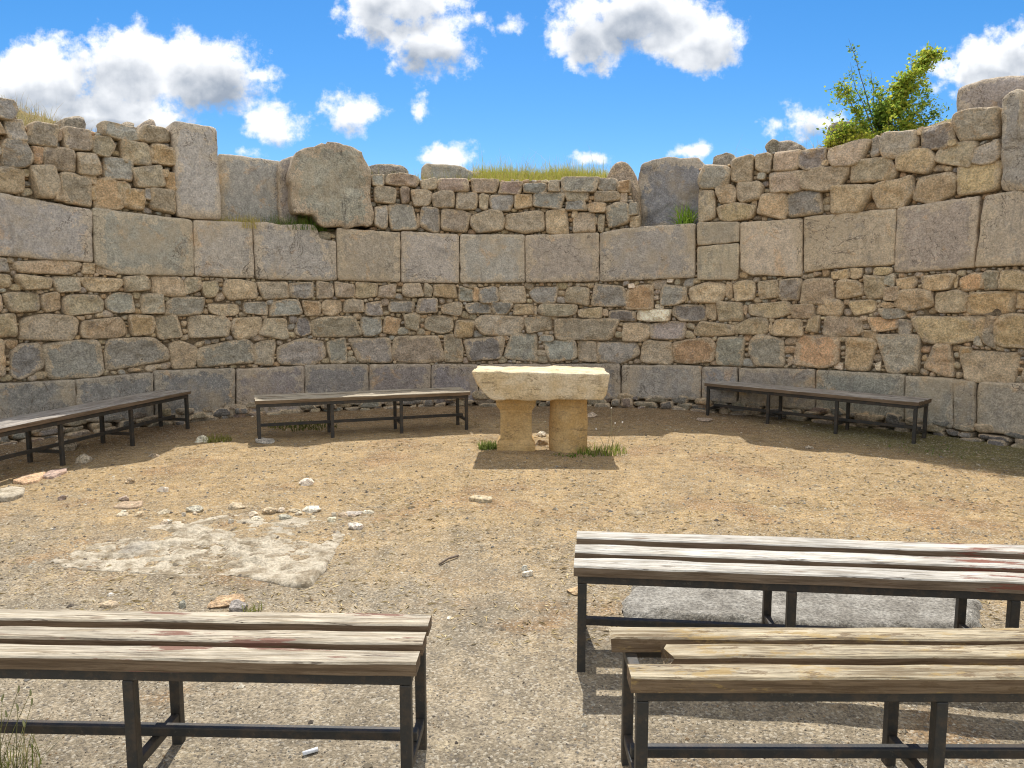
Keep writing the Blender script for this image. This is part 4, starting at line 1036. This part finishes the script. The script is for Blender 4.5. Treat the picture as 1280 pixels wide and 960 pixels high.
stem([(1094,178),(1075,150),(1063,128),(1050,102)], .011, .003, 800, .11, MIDG+YEL[:1], .045, 0, .2, 46)
stem([(1112,178),(1132,155),(1150,135),(1160,118)], .011, .002, 700, .16, DK+MIDG, .042, .15, .15, 50)
stem([(1115,178),(1138,160),(1158,152),(1172,138)], .009, .002, 420, .14, DK+MIDG, .04, .1, .2, 36)
stem([(1100,180),(1098,160),(1100,145),(1104,130)], .012, .003, 2200, .24, DK+DK+MIDG, .045, .1, .05, 90)
stem([(1104,180),(1122,168),(1135,160),(1142,155)], .009, .003, 1000, .15, YEL+MIDG, .045, -.35, .05, 50)
stem([(1098,182),(1080,172),(1060,168),(1042,172)], .010, .003, 2000, .16, YEL+MIDG+DK[:1], .045, -.35, .1, 90)
stem([(1096,182),(1072,176),(1050,178),(1030,184)], .010, .003, 900, .11, YEL+DRY[2:], .045, -.45, .2, 50)
stems.build('stem', M['bark'], shrub); lv.build('foliage', M['leaf'], shrub)

# ------------------------------------------------------------------ litter on the ground
mb = MB(); P = [gnd(549, 708)+np.array((0, 0, .014)), gnd(560, 702)+np.array((0, 0, .02)), gnd(573, 697)+np.array((0, 0, .014))]
tube(mb, P, .006, .008, (.17, .13, .10), 7); tag(mb.build('twig', M['straw'], origin=P[1]), 'dark dry twig lying alone in the middle of the gravel', 'twig')
mb = MB(); p = gnd(388, 943); d = np.array((.024, .014, 0)); z = np.array((0, 0, .012))
tube(mb, [p-d+z, p+d*.1+z, p+d+z], .0075, .0085, (.82, .84, .87), 10); tag(mb.build('paper_scrap', M['paper'], origin=p), 'small rolled scrap of white paper on the gravel beneath the front left bench', 'litter')

def gravel(n, xr, yr, smin, smax, name, label, power=1.0):
    t = rng.uniform(0, 1, n)**power; Y = yr[0]+(yr[1]-yr[0])*t; X = rng.uniform(-1, 1, n)*(Y*.72+.3)
    keep = fbm(np.stack((X*1.4, Y*1.4, 0*X), -1), 44, 3) > rng.uniform(-.7, .35, n)
    X, Y = X[keep], Y[keep]; n = len(X)
    octv = np.array([(1,0,0),(0,1,0),(-1,0,0),(0,-1,0),(0,0,1),(0,0,-1)], float)
    fcs = np.array([(0,1,4),(1,2,4),(2,3,4),(3,0,4),(1,0,5),(2,1,5),(3,2,5),(0,3,5)])
    s = rng.uniform(0, 1, n)**2.2*(smax-smin)+smin
    a = rng.uniform(0, 6.28, n)
    V = octv[None]*np.stack((s*rng.uniform(.7, 1.5, n), s*rng.uniform(.7, 1.2, n), s*rng.uniform(.45, .9, n)), 1)[:, None]
    V = V*(1+rng.uniform(-.25, .25, (n, 6, 1)))
    c, sn = np.cos(a)[:, None], np.sin(a)[:, None]
    V = np.stack((V[..., 0]*c-V[..., 1]*sn, V[..., 0]*sn+V[..., 1]*c, V[..., 2]), -1)
    V = V + np.stack((X, Y, gz(X, Y)+s*.12), 1)[:, None]
    cols = np.array([(.29, .243, .175), (.235, .196, .142), (.36, .305, .22), (.52, .47, .37), (.12, .10, .08), (.28, .195, .115), (.19, .178, .158)])
    cc = cols[rng.choice(7, n, p=[.25, .22, .17, .09, .09, .10, .08])]*(1+rng.uniform(-.15, .15, (n, 1)))
    F_ = (fcs[None]+(np.arange(n)*6)[:, None, None]).reshape(-1, 3)
    mb = MB(); mb.v.append(V.reshape(-1, 3)); mb.f = F_.tolist(); mb.c.append(np.repeat(cc, 6, 0)); mb.e.append(np.zeros(n*6)); mb.n = n*6
    return tag(mb.build(name, M['pebble'], smooth=False), label, 'gravel', kind='stuff')
gravel(60000, None, (1.7, 5.2), .0016, .0062, 'gravel', 'loose fine gravel strewn over the front of the court', 1.25)
gravel(900, None, (2.4, 9.0), .006, .020, 'gravel', 'scattered bigger pebbles on the open earth of the court')
gravel(9000, None, (4.5, 10.5), .004, .016, 'gravel', 'scattered small stones over the back of the court')
# dry straw litter
n = 16000; Y = rng.uniform(3.5, 10.6, n); X = rng.uniform(-1, 1, n)*(Y*.7)
k = (np.hypot(X-CX, Y-CY) < 6.0) & (fbm(np.stack((X*1.3+.5*Y, Y*1.3, 0*X), -1), 51, 3) > rng.uniform(-.4, .6, n)); X, Y = X[k], Y[k]; n = len(X)
a = rng.uniform(0, 6.28, n); L = rng.uniform(.02, .07, n); wd = rng.uniform(.0025, .006, n); z = gz(X, Y)
dx, dy = np.cos(a), np.sin(a); up = rng.uniform(.002, .012, n)
V = np.stack((np.stack((X-dx*L/2, Y-dy*L/2, z+.002), 1), np.stack((X-dy*wd, Y+dx*wd, z+up), 1), np.stack((X+dx*L/2, Y+dy*L/2, z+.003), 1), np.stack((X+dy*wd, Y-dx*wd, z+.004), 1)), 1)
mb = MB(); b = (np.arange(n)*4)[:, None]
mb.v.append(V.reshape(-1, 3)); mb.f = np.concatenate([b, b+3, b+2], 1).tolist()+np.concatenate([b, b+2, b+1], 1).tolist()
mb.c.append(np.repeat(mixcol(n, [(.42, .33, .17), (.50, .40, .22), (.33, .245, .12)]), 4, 0)); mb.e.append(np.zeros(n*4)); mb.n = n*4
tag(mb.build('straw', M['straw'], smooth=False), 'dry straw litter on the trodden earth', 'straw', kind='stuff')

# ------------------------------------------------------------------ sky, sun
EL, AZ = math.radians(56), math.radians(-3)
w = bpy.data.worlds.new('World'); S.world = w; w.use_nodes = True
nt = w.node_tree; N, Lk = nt.nodes, nt.links
for n_ in list(N): N.remove(n_)
outn = N.new('ShaderNodeOutputWorld'); bg = N.new('ShaderNodeBackground'); Lk.new(bg.outputs[0], outn.inputs[0])
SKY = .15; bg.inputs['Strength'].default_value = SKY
sky = N.new('ShaderNodeTexSky'); sky.sky_type = 'NISHITA'; sky.sun_disc = False; sky.sun_elevation = EL; sky.sun_rotation = AZ
sky.altitude = 1100; sky.air_density = 1.0; sky.dust_density = .4; sky.ozone_density = 3.0
class WN:
    def m(s, op, a, b=None, clamp=False):
        n = N.new('ShaderNodeMath'); n.operation = op; n.use_clamp = clamp
        for i, v in enumerate((a, b)):
            if v is None: continue
            if isinstance(v, bpy.types.NodeSocket): Lk.new(v, n.inputs[i])
            else: n.inputs[i].default_value = v
        return n.outputs[0]
    def v(s, op, a, b=None, scale=None, out=0):
        n = N.new('ShaderNodeVectorMath'); n.operation = op
        for i, q in enumerate((a, b)):
            if q is None: continue
            if isinstance(q, bpy.types.NodeSocket): Lk.new(q, n.inputs[i])
            else: n.inputs[i].default_value = q
        if scale is not None:
            if isinstance(scale, bpy.types.NodeSocket): Lk.new(scale, n.inputs['Scale'])
            else: n.inputs['Scale'].default_value = scale
        return n.outputs[out]
    def noise(s, v, sc, det, rough=.6, out=0):
        n = N.new('ShaderNodeTexNoise'); Lk.new(v, n.inputs['Vector']); n.inputs['Scale'].default_value = sc; n.inputs['Detail'].default_value = det; n.inputs['Roughness'].default_value = rough
        return n.outputs[out]
    def r(s, f, lo, hi, a=0., b=1.):
        n = N.new('ShaderNodeMapRange'); n.interpolation_type = 'SMOOTHSTEP'; Lk.new(f, n.inputs[0])
        for i, q in enumerate((lo, hi, a, b)): n.inputs[i+1].default_value = q
        return n.outputs[0]
    def mix(s, f, a, b):
        n = N.new('ShaderNodeMix'); n.data_type = 'RGBA'; Lk.new(f, n.inputs[0])
        for k, q in ((6, a), (7, b)):
            if isinstance(q, bpy.types.NodeSocket): Lk.new(q, n.inputs[k])
            else: n.inputs[k].default_value = (*q, 1)
        return n.outputs[2]
q = WN()
tc = N.new('ShaderNodeTexCoord').outputs['Generated']
dirn = q.v('NORMALIZE', tc)
sp = N.new('ShaderNodeSeparateXYZ'); Lk.new(dirn, sp.inputs[0])
yy = q.m('MAXIMUM', sp.outputs[1], .05)
cmb = N.new('ShaderNodeCombineXYZ'); Lk.new(q.m('DIVIDE', sp.outputs[0], yy), cmb.inputs[0]); Lk.new(q.m('DIVIDE', sp.outputs[2], yy), cmb.inputs[1])
p0 = cmb.outputs[0]
front = q.r(sp.outputs[1], .35, .55)
CLOUDS = [(50,108,95,50,1),(150,88,100,62,1),(250,92,82,58,1),(318,95,44,15,.8),(130,140,150,34,1),(235,62,48,34,.9),(-20,118,60,40,1),
 (470,18,50,42,1),(540,48,62,44,1),(505,-8,90,40,1),(640,36,26,14,.6),(575,70,30,18,.7),
 (735,42,62,46,1),(800,14,95,48,1),(862,48,78,42,1),(908,46,34,36,.8),
 (342,157,48,25,.95),(440,137,48,33,.95),(420,150,26,16,.7),(530,136,15,13,.8),(556,196,44,20,.9),(308,190,24,9,.8),(742,194,34,12,.8),(868,190,36,13,.9),
 (1015,148,42,29,1),(965,158,20,12,.7),(1238,84,82,40,.95),(1290,62,70,38,1),(1165,108,28,18,.6),(600,28,26,16,.6)]
def gno(x, y): d = ray(x, y); return d[0]/d[1], d[2]/d[1]
def density(p, det, soft=False):
    wv = q.v('SUBTRACT', q.noise(p, 11.0, 4, .6, 1), (.5, .5, .5))
    pw_ = q.v('ADD', p, q.v('SCALE', wv, scale=.04))
    acc = None
    for (x, y, rx, ry, s) in CLOUDS:
        a, b = gno(x, y)
        d = q.v('MULTIPLY', q.v('SUBTRACT', pw_, (a, b, 0)), (F/rx, F/ry, 0))
        k = min(1., max(.35, rx/70))                # small clouds thin out more slowly, so that their rims fray too
        l = q.m('MULTIPLY', q.m('SUBTRACT', s, q.v('LENGTH', d, out=1)), k)
        acc = l if acc is None else q.m('MAXIMUM', acc, l)
    acc = q.m('MINIMUM', acc, .6)
    if soft: return q.m('ADD', acc, q.m('MULTIPLY', q.m('SUBTRACT', q.noise(p, 12, 3, .5), .5), 1.3))
    acc = q.m('ADD', acc, q.m('MULTIPLY', q.m('SUBTRACT', q.noise(p, 14, det, .62), .52), 1.7))
    return q.m('ADD', acc, q.m('MULTIPLY', q.m('SUBTRACT', q.noise(p, 44, det, .64), .5), .95))
d1 = density(p0, 9)
alpha = q.m('MULTIPLY', q.r(d1, -.06, .40), front)
# the mass of cloud above a point (towards the sun) shades it: bases and cores grey, rims and crowns bright
d2 = density(q.v('ADD', p0, (0, .024, 0)), 4, True)
d3 = density(q.v('ADD', p0, (.003, .008, 0)), 6)
sh = q.m('ADD', q.r(d2, .12, .9), q.m('MULTIPLY', q.m('SUBTRACT', d3, d1), .35), clamp=True)
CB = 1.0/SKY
cloudc = q.mix(sh, tuple(CB*v for v in (.62, .63, .645)), tuple(CB*v for v in (.20, .235, .29)))
# unseen clouds added behind and above the viewer, bright and warm as fill light
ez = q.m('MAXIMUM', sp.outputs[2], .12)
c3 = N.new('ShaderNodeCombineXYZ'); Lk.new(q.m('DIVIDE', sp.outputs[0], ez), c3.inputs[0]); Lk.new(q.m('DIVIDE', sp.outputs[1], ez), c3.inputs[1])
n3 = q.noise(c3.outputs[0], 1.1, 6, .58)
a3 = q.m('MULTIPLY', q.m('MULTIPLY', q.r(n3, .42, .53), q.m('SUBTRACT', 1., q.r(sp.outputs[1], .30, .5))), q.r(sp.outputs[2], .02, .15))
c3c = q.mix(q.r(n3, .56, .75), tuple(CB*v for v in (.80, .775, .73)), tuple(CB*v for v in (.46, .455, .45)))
hs_ = N.new('ShaderNodeHueSaturation'); Lk.new(sky.outputs[0], hs_.inputs['Color']); hs_.inputs['Saturation'].default_value = 1.36; hs_.inputs['Value'].default_value = .53
c = q.mix(alpha, hs_.outputs[0], cloudc)
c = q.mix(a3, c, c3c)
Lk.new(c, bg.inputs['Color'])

sl = bpy.data.lights.new('Sun', 'SUN'); sl.energy = 3.0; sl.angle = math.radians(.53); sl.color = (1, .955, .88)
so = bpy.data.objects.new('Sun', sl); COL.objects.link(so)
sdv = Vector((math.sin(AZ)*math.cos(EL), math.cos(AZ)*math.cos(EL), math.sin(EL)))
so.rotation_euler = sdv.to_track_quat('Z', 'Y').to_euler(); so.location = sdv*40

cd = bpy.data.cameras.new('Camera'); co = bpy.data.objects.new('Camera', cd); COL.objects.link(co)
cd.sensor_width = 36; cd.lens = 36*F/1280; cd.clip_start = .05; cd.clip_end = 3000
co.location = (0, 0, CAMH); co.rotation_euler = (math.pi/2-PITCH, 0, 0)
S.camera = co
S.view_settings.view_transform = 'Standard'; S.view_settings.look = 'None'; S.view_settings.gamma = 1; S.view_settings.exposure = .86
S.view_settings.use_curve_mapping = False
S.render.engine = 'CYCLES'
S.cycles.use_denoising = True; S.cycles.filter_width = 1.1
S.cycles.max_bounces = 6; S.cycles.diffuse_bounces = 4; S.cycles.glossy_bounces = 2; S.cycles.transmission_bounces = 3
S.cycles.sample_clamp_indirect = 8
for o in bpy.data.objects:
    for k_ in ('_org', '_local'):
        if k_ in o: del o[k_]
